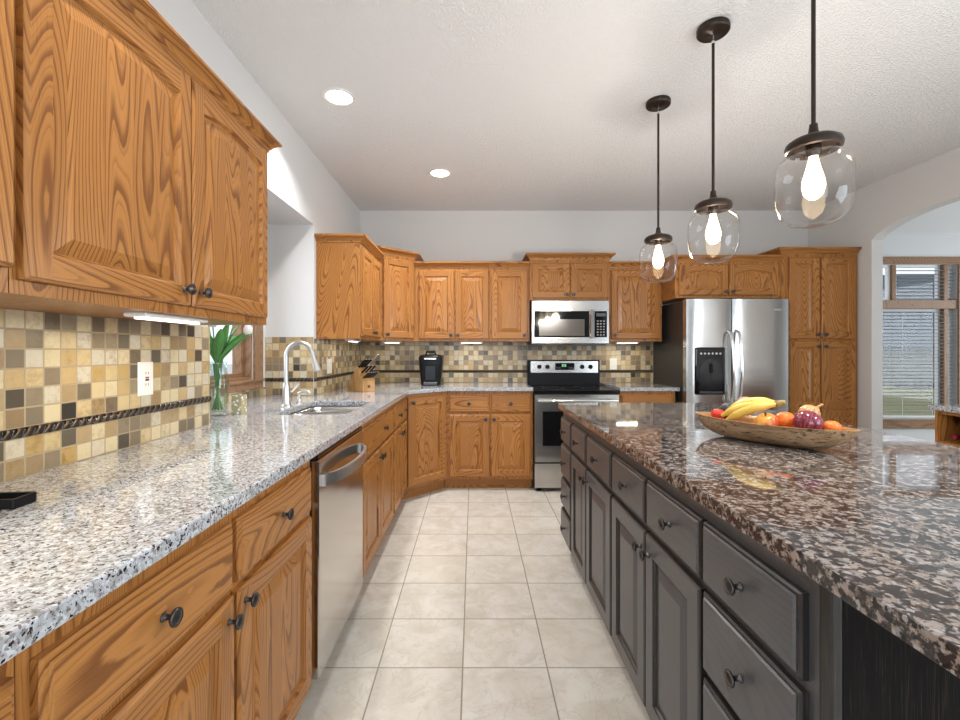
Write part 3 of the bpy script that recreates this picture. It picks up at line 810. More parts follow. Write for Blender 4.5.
# ------------------------------------------------------------------ outlets
def plate(label, loc, rz, w, h, gangs, kind):
    r_ = thing('wall_outlet', label, 'outlet', loc, rz)
    obj('cover_plate', boxbm(-w / 2, w / 2, -.006, 0, -h / 2, h / 2, .002), white_plastic, r_)
    for g in range(gangs):
        cx = (g - (gangs - 1) / 2) * .046
        obj('switch' if kind == 'switch' else 'socket', boxbm(cx - .0165, cx + .0165, -.009, -.0055, -.033, .033, .002), white_plastic, r_)
        if kind == 'gfci':
            bm = bmesh.new()
            for dz in (-.02, .02):
                for dx in (-.006, .006): box(bm, cx + dx - .001, cx + dx + .001, -.0095, -.0088, dz - .004, dz + .004)
            obj('slots', bm, black_plastic, r_)
            bm = bmesh.new(); box(bm, cx - .008, cx + .008, -.0105, -.0088, -.007, -.001); 
            obj('test_button', bm, black_plastic, r_)
            bm = bmesh.new(); box(bm, cx - .008, cx + .008, -.0105, -.0088, .001, .007)
            obj('reset_button', bm, plain('red_button', (.35, .08, .04), .4), r_)
plate('white outlet plate with test button on the warm mosaic wall below the cabinets', (XL + .008, 1.590, 1.152), 90, .072, .118, 1, 'gfci')
plate('white double switch plate on the mosaic beside the knife block', (XL + .008, 3.62, 1.128), 90, .116, .118, 2, 'switch')
plate('white switch plate on the mosaic between the range and refrigerator', (1.4425, YB - .008, 1.116), 0, .072, .118, 1, 'switch')

# ------------------------------------------------------------------ range
rg = thing('range', 'stainless steel electric range with black glass cooktop', 'range', (.538, 3.985, 0))
W = .760
obj('body', boxbm(.003, W - .003, .025, .63, .03, .872), black_side, rg)
obj('cooktop', boxbm(0, W, -.012, .60, .874, .904, .006, seg=2), black_gloss, rg)
bm = bmesh.new()
for cx, cy, r_ in ((.2, .17, .10), (.55, .17, .08), (.2, .42, .08), (.55, .42, .10)):
    lathe(bm, [(r_ - .002, .9043), (r_ - .002, .9046), (r_, .9046), (r_, .9043)], 40, c=(cx, cy, 0))
obj('burner_ring', bm, grey_dark, rg)
od = obj('oven_door', boxbm(.006, W - .006, -.004, .024, .262, .868, .005), steel_x, rg)
obj('window', boxbm(.075, W - .075, -.006, .01, .41, .715, .002), black_gloss, od)
bm = bmesh.new(); tube(bm, [(.03, -.045, .815), (W / 2, -.058, .815), (W - .03, -.045, .815)], .013, 16); box(bm, .05, .075, -.045, -.004, .805, .825); box(bm, W - .075, W - .05, -.045, -.004, .805, .825)
obj('handle', bm, chrome, od, smooth=50)
obj('front_lip', boxbm(.003, W - .003, -.002, .026, .8685, .8738, .001), black_gloss, rg)
obj('storage_drawer', boxbm(.006, W - .006, -.002, .024, .035, .252, .004), steel_x, rg)
bm = bmesh.new()
for x in (.05, W - .05):
    for y in (.06, .55): box(bm, x - .02, x + .02, y - .02, y + .02, 0, .031)
obj('feet', bm, black_plastic, rg)
bgd = obj('backguard', boxbm(.016, W - .016, .575, .64, .9, 1.160, .006), black_plastic, rg)
pn = obj('control_panel', boxbm(.04, W - .035, .568, .576, 1.028, 1.150, .003), steel_x, rg)
for x in (.130, .211, .562, .6466):
    bm = bmesh.new(); lathe(bm, [(0, 0), (.023, 0), (.023, .006), (.018, .02), (0, .021)], 24, 'y-', c=(x, .568, 1.09)); box(bm, x - .003, x + .003, .543, .549, 1.074, 1.106)
    obj('burner_knob', bm, black_plastic, pn, smooth=40)
dp = obj('display', boxbm(.289, .484, .565, .569, 1.058, 1.128, .001), black_gloss, pn)
bm = bmesh.new()
for i, ch in enumerate(('2', '1', '5')):
    x = .355 + i * .016
    for (dx0, dx1, dz0, dz1) in ((0, .009, .022, .0245), (0, .009, .011, .0135), (0, .009, 0, .0025), (.0075, .010, .0, .024)):
        box(bm, x + dx0, x + dx1, .5645, .5652, 1.092 + dz0, 1.092 + dz1)
obj('digits', bm, green_glow, dp)
bm = bmesh.new()
for i in range(4):
    for j in range(2):
        box(bm, .300 + i * .013, .308 + i * .013, .5642, .5652, 1.066 + j * .014, 1.074 + j * .014)
        box(bm, .425 + i * .013, .433 + i * .013, .5642, .5652, 1.066 + j * .014, 1.074 + j * .014)
obj('key', bm, grey_dark, dp)

# ------------------------------------------------------------------ microwave
mw = thing('microwave', 'stainless steel microwave hung over the range', 'microwave', (.549, 4.25, 1.315))
W, H = .735, .415
obj('body', boxbm(.002, W - .002, .03, .385, 0, H), black_side, mw)
obj('front_frame', boxbm(0, W, 0, .03, .004, H - .002, .004), steel_dark, mw)
d_ = obj('door_glass', boxbm(.026, .545, -.004, .004, .065, .312, .002), black_gloss, mw)
obj('window_screen', boxbm(.07, .50, -.0055, -.003, .078, .235, .001), plain('dark_screen', (.10, .085, .07), .18), d_)
bm = bmesh.new(); box(bm, .552, .586, -.04, -.028, .055, .325, .004); box(bm, .558, .58, -.028, 0, .07, .10); box(bm, .558, .58, -.028, 0, .28, .31)
obj('handle', bm, chrome, mw)
cp = obj('control_panel', boxbm(.596, .712, -.004, .004, .065, .312, .002), black_gloss, mw)
bm = bmesh.new()
for i in range(3):
    for j in range(6): box(bm, .616 + i * .029, .632 + i * .029, -.0055, -.0035, .082 + j * .026, .092 + j * .026)
obj('key', bm, plain('pale_key_print', (.35, .35, .35), .5), cp)
obj('clock_display', boxbm(.61, .70, -.0055, -.0035, .262, .292), grey_dark, cp)
bm = bmesh.new(); box(bm, .04, .34, .03, .2, -.006, 0); box(bm, .40, .70, .03, .2, -.006, 0)
obj('vent_grille', bm, grey_dark, mw)

# ------------------------------------------------------------------ refrigerator
fr = thing('refrigerator', 'stainless side by side refrigerator with black water dispenser', 'refrigerator', (1.843, 3.88, 0))
W = .884; SP = .392
obj('body', boxbm(.004, W - .004, .085, .74, .02, 1.692), black_side, fr)
obj('base_grille', boxbm(.01, W - .01, .05, .084, .012, .085), black_plastic, fr)
def fridge_door(x0, x1):
    bm = bmesh.new(); n = 10; rings = []
    P = [(x0, .078)]
    for i in range(n + 1):
        u = -1 + 2 * i / n
        P.append(((x0 + x1) / 2 + u * (x1 - x0) / 2 * .995, .016 * abs(u) ** 4))
    P.append((x1, .078))
    prism(bm, [P], .095, 1.70)
    return bm
d1 = obj('door', fridge_door(0, SP - .003), steel_x, fr, smooth=35)
d2 = obj('door', fridge_door(SP + .003, W), steel_x, fr, smooth=35)
bm = bmesh.new(); box(bm, .065, .33, -.012, .02, .872, 1.282, .012, seg=2)
ds = obj('water_dispenser', bm, black_gloss, d1)
bm = bmesh.new()
P = []
for i in range(13):
    a = R(180 * i / 12); P.append((.1975 + .098 * math.cos(a), 1.06 + .12 * math.sin(a)))
P += [(.0995, .90), (.2955, .90)]
prism(bm, [P], -.0155, -.011, 'xz')
obj('recess', bm, plain('dispenser_recess', (.012, .014, .017), .12), ds)
obj('drip_tray', boxbm(.10, .295, -.03, -.011, .888, .902, .003), grey_dark, ds)
obj('paddle', boxbm(.183, .212, -.024, -.0152, 1.06, 1.14, .004), black_plastic, ds)
bm = bmesh.new()
for i in range(6): lathe(bm, [(0, 0), (.009, 0), (.009, .002), (0, .003)], 14, 'y-', c=(.115 + i * .033, -.0118, 1.228))
obj('button', bm, plain('silver_button', (.5, .5, .5), .3, .8), ds)
for hx, dd in ((SP - .034, d1), (SP + .034, d2)):
    bm = bmesh.new()
    pts = [(hx, 0.01, .78), (hx, -.03, .80)] + [(hx, -.045 - .03 * math.sin(math.pi * i / 10), .82 + .57 * i / 10) for i in range(11)] + [(hx, -.03, 1.41), (hx, .01, 1.425)]
    tube(bm, pts, .0125, 14)
    obj('handle', bm, chrome, dd, smooth=60)
obj('maker_badge', boxbm(W - .13, W - .07, -.0015, .004, 1.60, 1.612, .0005), nickel, d2)
bm = bmesh.new(); box(bm, .02, .12, .09, .15, 1.692, 1.708); box(bm, W - .12, W - .02, .09, .15, 1.692, 1.708)
obj('hinge_cover', bm, black_plastic, fr)

# ------------------------------------------------------------------ coffee maker
cm = thing('coffee_maker', 'black single cup coffee maker on the pale worktop by the mosaic wall', 'coffee maker', (-.405, 4.34, CT))
bm = bmesh.new()
prev = None
for z, hw, dd in ((0, .092, .11), (.02, .095, .115), (.05, .096, .115), (.10, .101, .12), (.20, .110, .125), (.262, .114, .128), (.282, .106, .118), (.29, .085, .10)):
    ring = [bm.verts.new((x, y, z)) for x, y in rrect(-hw, hw, -dd, dd, .045, 5)]
    if prev:
        for i in range(len(ring)): bm.faces.new((prev[i], prev[(i + 1) % len(ring)], ring[(i + 1) % len(ring)], ring[i]))
    else: bm.faces.new(ring)
    prev = ring
bm.faces.new(prev)
obj('body', bm, black_plastic, cm, smooth=40)
obj('cup_bay', boxbm(-.055, .055, -.128, -.09, .04, .19, .01), plain('smoked_tank', (.012, .013, .016), .2, spec=.2), cm)
obj('drip_tray', boxbm(-.065, .065, -.135, -.09, .006, .035, .006), grey_dark, cm)
bm = bmesh.new(); box(bm, -.06, .06, -.1335, -.11, .243, .262, .006)
obj('handle_band', bm, chrome, cm)
bm = bmesh.new(); tube(bm, [(-.045, -.06, .285), (-.04, -.07, .318), (.04, -.07, .318), (.045, -.06, .285)], .011, 12)
obj('lid_handle', bm, black_plastic, cm, smooth=50)

# ------------------------------------------------------------------ knife block and knives
KB = (-.915, 3.66, CT); KR = 52
kb = thing('knife_block', 'pale wooden slanted knife block on the worktop in the corner', 'knife block', KB, KR)
P = [(-.10, 0), (.10, 0), (-.015, .21), (-.10, .085)]
bm = bmesh.new(); prism(bm, [P], -.06, .06, 'yz')
bevel_mod(obj('block', bm, block_wood, kb), .003)
obj('maker_badge', boxbm(-.012, .012, -.1012, -.0995, .03, .052), plain('burnt_mark', (.10, .05, .02), .6), kb)
slope = (Vector((0, -.015, .21)) - Vector((0, -.10, .085))); sl = slope.length; sd_ = slope.normalized(); nn = Vector((0, -sd_.z, sd_.y))
Mk = Matrix.Translation(KB) @ Matrix.Rotation(R(KR), 4, 'Z')
ki = 0
KL = ['top row beside the sharpening rod', 'top row, second slot', 'top row, third slot', 'top row end slot', 'middle row first slot', 'middle row second slot', 'middle row third slot', 'bottom row steak slot']
rows = [(.86, [-.045, -.018, .010], .118, .012), (.52, [-.036, 0, .036], .105, .011), (.18, [-.045, -.022, 0, .022, .045], .088, .0085)]
for f_, xs, ln, hw in rows:
    for x in xs:
        base = Vector((x, -.10, .085)) + sd_ * sl * f_
        bm = bmesh.new()
        pts = [base + nn * a for a in (.001, .012, .03, ln * .6, ln * .9, ln)]
        tube(bm, pts, [hw * .7, hw, hw * .85, hw * .95, hw * 1.1, hw * .7], 10, flat=.62)
        root = bpy.data.objects.new('kitchen_knife', None); COL.objects.link(root); root.matrix_world = Mk
        tag(root, 'black handled kitchen knife standing in the slanted wooden block', 'knife', 'knives in the block')
        obj('handle', bm, black_plastic, root, smooth=50)
        bm = bmesh.new(); c = base + nn * (ln * 1.0); tube(bm, [base + nn * (ln - .001), base + nn * (ln + .003)], hw * .72, 10, flat=.62)
        obj('butt_cap', bm, chrome, root, smooth=50)
        bm = bmesh.new(); tube(bm, [base + nn * .0005, base + nn * .010], hw * 1.04, 10, flat=.62)
        obj('bolster', bm, chrome, root, smooth=50)
root = bpy.data.objects.new('sharpening_steel', None); COL.objects.link(root); root.matrix_world = Mk
tag(root, 'steel sharpening rod sticking up highest from the knife block', 'sharpener')
base = Vector((.045, -.10, .085)) + sd_ * sl * .94; bm = bmesh.new(); tube(bm, [base + nn * .001, base + nn * .17], .005, 10)
obj('rod', bm, chrome, root, smooth=50)

# ------------------------------------------------------------------ vase with tulips, little floral candle box, black tray
VB = (-1.29, 2.27, CT)
va = thing('flower_vase', 'clear glass vase holding green tulip stems by the sink window', 'vase', VB)
bm = bmesh.new()
prof = [(0, 0), (.038, 0), (.044, .01), (.047, .06), (.051, .13), (.050, .19), (.041, .225), (.043, .26), (.048, .272), (.045, .272), (.039, .258), (.037, .226), (.046, .19), (.047, .13), (.043, .06), (.036, .02), (0, .018)]
lathe(bm, prof, 32)
obj('glass', bm, vase_glass, va, smooth=60)
leaf_t = NT('tulip_leaf'); leaf_m = leaf_t.set(color=leaf_t.mix(leaf_t.noise(leaf_t.scale(leaf_t.obj(), (60, 60, 4)), 1, 2), (.05, .20, .045), (.11, .32, .07)), rough=.4)
stem_m = plain('stem_green', (.12, .26, .07), .5)
pet_m = plain('white_petal', (.80, .70, .70), .5)
tb = thing('tulip_bouquet', 'bunch of broad green leaves and pale tulips in the glass vase', 'flowers', VB)
def leaf(az, tilt, ln, wd, curl):
    bm = bmesh.new(); n = 12; L = []; a = R(az)
    d = Vector((math.cos(a), math.sin(a), 0)); sde = Vector((-math.sin(a), math.cos(a), 0))
    p = Vector((0, 0, .265)) + d * .012; ang = R(90 - tilt * .6)
    for i in range(n + 1):
        t = i / n; w = wd * min(1, .35 + 1.6 * t) * max(0.03, 1 - t ** 3.2) ** .8
        nrm = Vector((-d.x * math.sin(ang), -d.y * math.sin(ang), math.cos(ang)))
        L.append([bm.verts.new(p - sde * w + nrm * w * .45), bm.verts.new(p), bm.verts.new(p + sde * w + nrm * w * .45)])
        p = p + (d * math.cos(ang) + Vector((0, 0, 1)) * math.sin(ang)) * ln / n
        ang -= R((tilt * .5 + curl * t) / n)
    for A, B in zip(L, L[1:]):
        bm.faces.new((A[0], A[1], B[1], B[0])); bm.faces.new((A[1], A[2], B[2], B[1]))
    o = obj('leaf', bm, leaf_m, tb, smooth=180)
    m = o.modifiers.new('thick', 'SOLIDIFY'); m.thickness = .0012
for az, tl, ln, wd, cu in ((-12, 62, .245, .024, 10), (8, 46, .22, .028, 8), (-55, 46, .22, .026, 18), (40, 28, .22, .028, 10), (-95, 34, .20, .024, 10), (85, 50, .20, .024, 20), (150, 45, .20, .024, 14), (-140, 40, .20, .024, 14), (-30, 26, .22, .028, 8), (20, 10, .20, .026, 6)):
    leaf(az, tl, ln, wd, cu)
for k, (az, rad, ht) in enumerate(((-10, .17, .40), (30, .07, .46), (-80, .06, .44), (150, .08, .46), (-40, .13, .45))):
    a = R(az); dx, dy = math.cos(a), math.sin(a)
    bm = bmesh.new(); tube(bm, [(-dx * .015, -dy * .015, .03), (dx * .014, dy * .014, .23), (dx * .022, dy * .022, .28), (dx * (.02 + rad * .4), dy * (.02 + rad * .4), .27 + (ht - .27) * .55), (dx * rad, dy * rad, ht)], .003, 8)
    obj('stem', bm, stem_m, tb, smooth=60)
    bm = bmesh.new(); lathe(bm, [(0, 0), (.012, .003), (.020, .018), (.020, .036), (.013, .052), (.004, .062), (0, .063)], 14, c=(dx * rad, dy * rad, ht))
    obj('flower', bm, pet_m, tb, smooth=80)
for k in range(9):
    a = R(k * 40 + 15); dx, dy = math.cos(a), math.sin(a)
    bm = bmesh.new(); tube(bm, [(-dx * .024, -dy * .024, .028), (dx * .006, dy * .006, .14), (dx * .019, dy * .019, .262)], .0034, 8)
    obj('stem', bm, stem_m, tb, smooth=60)
cb_ = thing('candle_jar', 'small square glass candle jar with white flower pattern beside the vase', 'candle', (-1.215, 2.335, CT))
bm = bmesh.new(); prism(bm, [rrect(-.028, .028, -.028, .028, .006, 3), rrect(-.025, .025, -.025, .025, .005, 3)], .004, .098); box(bm, -.027, .027, -.027, .027, 0, .006)
fl_t = NT('floral_glass'); fl_m = fl_t.set(color=fl_t.mix(fl_t.step(fl_t.voro(fl_t.obj(), 55), .30, .40), (.85, .84, .80), (.42, .36, .20)), rough=.15)
obj('jar', bm, fl_m, cb_)
obj('wax', boxbm(-.024, .024, -.024, .024, .007, .05), plain('cream_wax', (.75, .66, .42), .5), cb_)
tr_ = thing('black_tray', 'small black lipped tray lying on the pale worktop near the tiles', 'tray', (-1.0, .945, CT), 4)
bm = bmesh.new(); prism(bm, [rrect(-.07, .058, -.028, .026, .004, 2), rrect(-.064, .052, -.022, .020, .003, 2)], .003, .021); box(bm, -.068, .056, -.026, .024, 0, .006)
obj('tray', bm, black_plastic, tr_)
bm = bmesh.new()
for k in range(2): tube(bm, [(-.05 + .05 * k, -.015, .0085), (-.02 + .05 * k, .014, .0085)], .0025, 8)
obj('rib', bm, chrome, tr_)

# ------------------------------------------------------------------ island
IX = 0.56
def isl(label, y_far, w, fronts):
    return cabinet('island_cabinet', label, 'cabinet', (IX, y_far, 0), -90, w, .60, BZ, CB, fronts, mv=esp_v, mh=esp_h, me=esp_dark, toe=True)
isl('narrow dark island cabinet with four drawers at the end nearest the range', 2.80, .297,
    [('drawer', .012, .285, a, b, dict(knobs=[(.148, (a + b) / 2)])) for a, b in ((.70, .846), (.495, .68), (.31, .475), (.12, .29))])
isl('dark island cabinet with two doors beside the narrow drawer stack', 2.502, .732,
    [('drawer', .012, .325, .70, .846, dict(knobs=[(.168, .773)])), ('drawer', .345, .722, .70, .846, dict(knobs=[(.53, .773)])),
     ('door', .012, .330, .12, .68, dict(knobs=[(.302, .63)])), ('door', .342, .722, .12, .68, dict(knobs=[(.37, .63)]))])
isl('dark island cabinet with two doors beside the wide drawer stack', 1.769, .694,
    [('drawer', .006, .343, .70, .846, dict(knobs=[(.175, .773)])), ('drawer', .355, .690, .70, .846, dict(knobs=[(.53, .773)])),
     ('door', .006, .345, .12, .68, dict(knobs=[(.316, .62)])), ('door', .353, .690, .12, .68, dict(knobs=[(.382, .62)]))])
isl('dark island cabinet with wide drawers at the worn end panel', 1.074, .346,
    [('drawer', .004, .324, a, b, dict(knobs=[(.164, (a + b) / 2)])) for a, b in ((.70, .846), (.495, .68), (.31, .475), (.12, .29))])
ip = thing('island_panelling', 'worn black wooden panelling, shade put into its colour, closing the end and back of the island', 'panel', (0, 0, 0))
obj('end_panel', boxbm(IX + .02, 1.42, .706, .727, 0.0, CB), esp_panel, ip)
bm = boxbm(IX - .002, IX + .019, .702, .7275, 0.0, CB, .004)
obj('corner_post', bm, esp_dark, ip)
obj('back_panel', boxbm(1.40, 1.42, .7275, 2.80, 0.0, CB), esp_panel, ip)
obj('far_panel', boxbm(1.162, 1.399, 2.78, 2.80, 0.0, CB), esp_panel, ip)
P = rrect(.53, 1.65, -.35, 2.83, .02, 4)
bm = bmesh.new(); prism(bm, [P], CB, CT)
tag(bevel_mod(obj('island_worktop', bm, gran_b), .005, 3), 'brown speckled granite worktop on the dark island', 'worktop')

# ------------------------------------------------------------------ fruit bowl on the island
BC = Vector((1.044, 1.60, CT)); BA = math.degrees(math.atan2(-.42, .288))
fb = thing('dough_bowl', 'long boat shaped wooden bowl of fruit on the island worktop', 'bowl', BC, BA)
def boat_point(t, s, inner):
    # t -1..1 along the length, s -1..1 across
    L = .262; W = .098 - (.008 if inner else 0); D = .076
    w = W * max(0.0, 1 - abs(t) ** 2.3) ** .75 + .004 * (1 - abs(t)) + .0015
    rim = D + .004 * t * t
    deep = (rim - (.010 if inner else 0.0)) * max(0.0, 1 - abs(t) ** 4.5) ** .85
    z = rim - deep * (1 - abs(s) ** 2.6)
    ww = w * (abs(s) ** .8 if s >= 0 else -abs(s) ** .8)
    return Vector((L * t * (0.985 if inner else 1.0), ww, max(z, .0008 if not inner else .010)))
bm = bmesh.new(); NT_, NS = 40, 18
G = {}
for inner in (0, 1):
    for i in range(NT_ + 1):
        for j in range(NS + 1):
            G[inner, i, j] = bm.verts.new(boat_point(-1 + 2 * i / NT_, -1 + 2 * j / NS, inner))
    for i in range(NT_):
        for j in range(NS):
            f = bm.faces.new((G[inner, i, j], G[inner, i + 1, j], G[inner, i + 1, j + 1], G[inner, i, j + 1])); f.material_index = inner
for i in range(NT_):
    for j in (0, NS): bm.faces.new((G[0, i, j], G[0, i + 1, j], G[1, i + 1, j], G[1, i, j]))
for i in (0, NT_):
    for j in range(NS): bm.faces.new((G[0, i, j], G[0, i, j + 1], G[1, i, j + 1], G[1, i, j]))
bt = NT('spalted_wood'); _p = bt.obj()
_v = bt.noise(bt.scale(_p, (1.5, 9, 9)), 4.5, 5, .65, 1.2)
bowl_out = bt.set(color=bt.mix(bt.step(bt.noise(bt.scale(_p, (6, 30, 30)), 1.8, 5, .7, 2.0), .53, .62), bt.mix(bt.step(_v, .35, .65), (.42, .28, .16), (.28, .165, .08)), (.06, .035, .02)), rough=.5)
bowl_in = wood('bowl_inside', 'x', (.52, .29, .11), (.38, .18, .06), (.22, .1, .03))
obj('bowl_shell', bm, [bowl_out, bowl_in], fb, smooth=70)
Mb = Matrix.Translation(BC) @ Matrix.Rotation(R(BA), 4, 'Z')
def fruit(name, label, t, y, z, mat, prof, n=28, tilt=(0, 0), parts=()):
    loc = Mb @ Vector((t, y, z))
    r_ = thing(name, label, name.replace('_', ' '), loc); r_.rotation_euler = (R(tilt[0]), R(tilt[1]), 0)
    bm = bmesh.new(); lathe(bm, prof, n); obj('flesh', bm, mat, r_, smooth=80)
    for pn_, bmf, m in parts: obj(pn_, bmf, m, r_, smooth=60)
    return r_
def ball(r, k=1.0, dip=.12, n=14):
    P = []
    for i in range(n + 1):
        a = -math.pi / 2 + math.pi * i / n
        rr = r * math.cos(a); zz = r * k * math.sin(a)
        q = max(0, 1 - rr / (r * .5)); zz *= 1 - dip * q * q
        P.append((max(rr, 0), zz))
    P[0] = (0, P[0][1]); P[-1] = (0, P[-1][1])
    return P
def stalk(z, h=.012, r=.003):
    bm = bmesh.new(); tube(bm, [(0, 0, z), (.001, 0, z + h * .5), (.003, 0, z + h)], r, 8); return bm
def mottled(name, a, b, sc, lo, hi, rough=.3):
    t = NT(name); return t.set(color=t.mix(t.step(t.noise(t.obj(), sc, 3, .6), lo, hi), a, b), rough=rough, spec=.5)
red_m = plain('tomato_red', (.55, .03, .015), .2)
apple_m = mottled('apple_skin', (.72, .33, .06), (.50, .08, .03), 14, .42, .62, .28)
orange_m = mottled('orange_peel', (.78, .20, .02), (.66, .13, .012), 120, .4, .6, .4)
onion_t = NT('red_onion_skin')
_sp = onion_t.node('ShaderNodeSeparateXYZ'); onion_t.l.new(onion_t.obj(), _sp.inputs[0])
_an = onion_t.math('ARCTAN2', _sp.outputs[1], _sp.outputs[0])
_cb = onion_t.node('ShaderNodeCombineXYZ'); onion_t.l.new(onion_t.math('MULTIPLY', _an, 6.0), _cb.inputs[0]); onion_t.l.new(onion_t.math('MULTIPLY', _sp.outputs[2], 8.0), _cb.inputs[1])
onion_m = onion_t.set(color=onion_t.mix(onion_t.step(onion_t.noise(_cb.outputs[0], 1.6, 4, .6), .35, .7), (.10, .008, .022), (.30, .05, .08)), rough=.16, spec=.6)
tan_m = mottled('brown_onion_skin', (.50, .27, .11), (.36, .17, .06), 30, .4, .65, .35)
pot_m = mottled('potato_skin', (.46, .30, .19), (.34, .21, .13), 50, .4, .65, .7)
avo_m = mottled('avocado_skin', (.03, .035, .03), (.015, .016, .016), 90, .4, .6, .45)
green_cap = plain('tomato_calyx', (.08, .2, .04), .6)
fruit('tomato', 'small red tomato at the far tip of the wooden bowl', -.160, -.024, .084, red_m, ball(.024, .88), parts=[('calyx', stalk(.02, .008, .002), green_cap)])
fruit('avocado', 'black avocado tucked behind the tomato and bananas', -.155, .036, .090, avo_m, ball(.028, 1.15, 0))
fruit('potato', 'tan potato showing behind the bananas', -.093, .050, .116, pot_m, ball(.036, 1.0, 0), tilt=(60, 30))
fruit('apple', 'yellow and red apple in front of the banana bunch', .020, -.050, .077, apple_m, ball(.036, .92, .25), parts=[('stem', stalk(.028), plain('apple_stem', (.1, .06, .03), .7))], tilt=(15, -20))
fruit('orange', 'orange squeezed between the apple and the red onion', .052, .012, .083, orange_m, ball(.033, .96, .06))
fruit('red_onion', 'large glossy red onion in the middle of the bowl fruit', .128, -.014, .088, onion_m, ball(.043, .92, -.15), tilt=(-12, 30), parts=[('neck', stalk(.04, .016, .005), tan_m)])
fruit('brown_onion', 'tan onion behind the large red onion', .105, .064, .108, tan_m, ball(.033, .95, -.2), tilt=(20, 40), parts=[('neck', stalk(.033, .02, .004), tan_m)])
fruit('tangerine', 'small tangerine at the near tip of the wooden bowl', .180, .030, .074, orange_m, ball(.026, .92, .06))
bn = thing('banana_bunch', 'bunch of ripe yellow bananas lying across the wooden bowl', 'bananas', BC, BA)
ban_t = NT('banana_peel'); ban_m = ban_t.set(color=ban_t.mix(ban_t.step(ban_t.noise(ban_t.obj(), 70, 3, .6), .62, .70), (.72, .47, .085), (.35, .18, .04)), rough=.42)
ban_tip = plain('banana_tip', (.10, .06, .025), .7)
for k, (y0, y1, z0, z1, bow, t0) in enumerate(((-.055, -.020, .085, .138, .014, -.130), (-.034, -.014, .100, .140, .018, -.122), (-.012, -.008, .110, .142, .016, -.112), (-.064, -.020, .072, .142, .010, -.108))):
    bm = bmesh.new(); pts = []; rs = []
    n = 12
    for i in range(n + 1):
        t = i / n
        pts.append((t0 + (.040 - t0) * t, y0 + (y1 - y0) * t - .018 * math.sin(math.pi * t), z0 + (z1 - z0) * t + bow * math.sin(math.pi * t)))
        rs.append(.0165 * min(1, .30 + 2.8 * t) * min(1, .33 + 2.6 * (1 - t)))
    tube(bm, pts, rs, 9)
    b_ = obj('banana', bm, ban_m, bn, smooth=50)
    bm = bmesh.new(); p = Vector(pts[0]); q = (p - Vector(pts[1])).normalized(); tube(bm, [p - q * .001, p + q * .005], [rs[0] * 1.02, rs[0] * .7], 8)
    obj('tip', bm, ban_tip, b_)
bm = bmesh.new(); tube(bm, [(.034, -.016, .138), (.048, -.014, .147), (.062, -.012, .149)], [.014, .010, .008], 10)
obj('crown_stalk', bm, mottled('banana_stalk', (.35, .26, .08), (.14, .08, .03), 40, .4, .6, .6), bn, smooth=60)

# ------------------------------------------------------------------ pendants
def pendant(y, label):
    X = 1.073
    r_ = thing('pendant_light', label, 'pendant light', (X, y, 0), 0)
    bm = bmesh.new(); lathe(bm, [(0, CZ - .001), (.066, CZ - .001), (.068, CZ - .006), (.068, CZ - .024), (.064, CZ - .029), (.02, CZ - .031), (.012, CZ - .036), (0, CZ - .036)], 36)
    obj('canopy', bm, bronze, r_, smooth=40)
    bm = bmesh.new(); tube(bm, [(0, 0, CZ - .034), (0, 0, CZ - .062)], .0045, 10); lathe(bm, [(0, CZ - .075), (.007, CZ - .075), (.007, CZ - .060), (0, CZ - .060)], 12)
    obj('swivel', bm, chrome, r_, smooth=40)
    bm = bmesh.new(); tube(bm, [(0, 0, CZ - .07), (0, 0, 1.955)], .0062, 12)
    obj('rod', bm, bronze, r_, smooth=60)
    bm = bmesh.new(); lathe(bm, [(0, 1.965), (.011, 1.965), (.013, 1.945), (.016, 1.935), (.032, 1.925), (.060, 1.917), (.073, 1.908), (.077, 1.896), (.075, 1.884), (.070, 1.880), (.067, 1.886), (.064, 1.898), (.05, 1.908), (0, 1.912)], 40)
    obj('cap', bm, bronze, r_, smooth=40)
    bm = bmesh.new(); lathe(bm, [(0, 1.912), (.021, 1.910), (.021, 1.868), (.018, 1.862), (0, 1.862)], 20)
    obj('socket', bm, bronze, r_, smooth=40)
    out = [(.062, 1.895), (.063, 1.878), (.070, 1.868), (.090, 1.855), (.100, 1.835), (.103, 1.81), (.103, 1.745), (.100, 1.71), (.088, 1.677), (.066, 1.655), (.035, 1.646), (0, 1.644)]
    bm = bmesh.new(); lathe(bm, out, 48)
    o = obj('glass_shade', bm, globe_glass, r_, smooth=80)
    bm = bmesh.new(); lathe(bm, [(0, 1.862), (.012, 1.862), (.014, 1.848), (.022, 1.815), (.030, 1.785), (.031, 1.768), (.025, 1.745), (.012, 1.731), (0, 1.729)], 24)
    obj('bulb', bm, bulb_glow, r_, smooth=80)
    l = bpy.data.lights.new('pendant_lamp', 'POINT'); l.energy = 19; l.color = (1, .945, .86); l.shadow_soft_size = .04
    lo = bpy.data.objects.new('pendant_lamp', l); COL.objects.link(lo); lo.parent = r_; lo.location = (0, 0, 1.69)
pendant(2.612, 'bronze and clear glass pendant farthest along the island, nearest the range')
pendant(2.014, 'bronze and clear glass pendant in the middle of the three over the island')
pendant(1.420, 'bronze and clear glass pendant hanging nearest above the fruit bowl, largest in view')

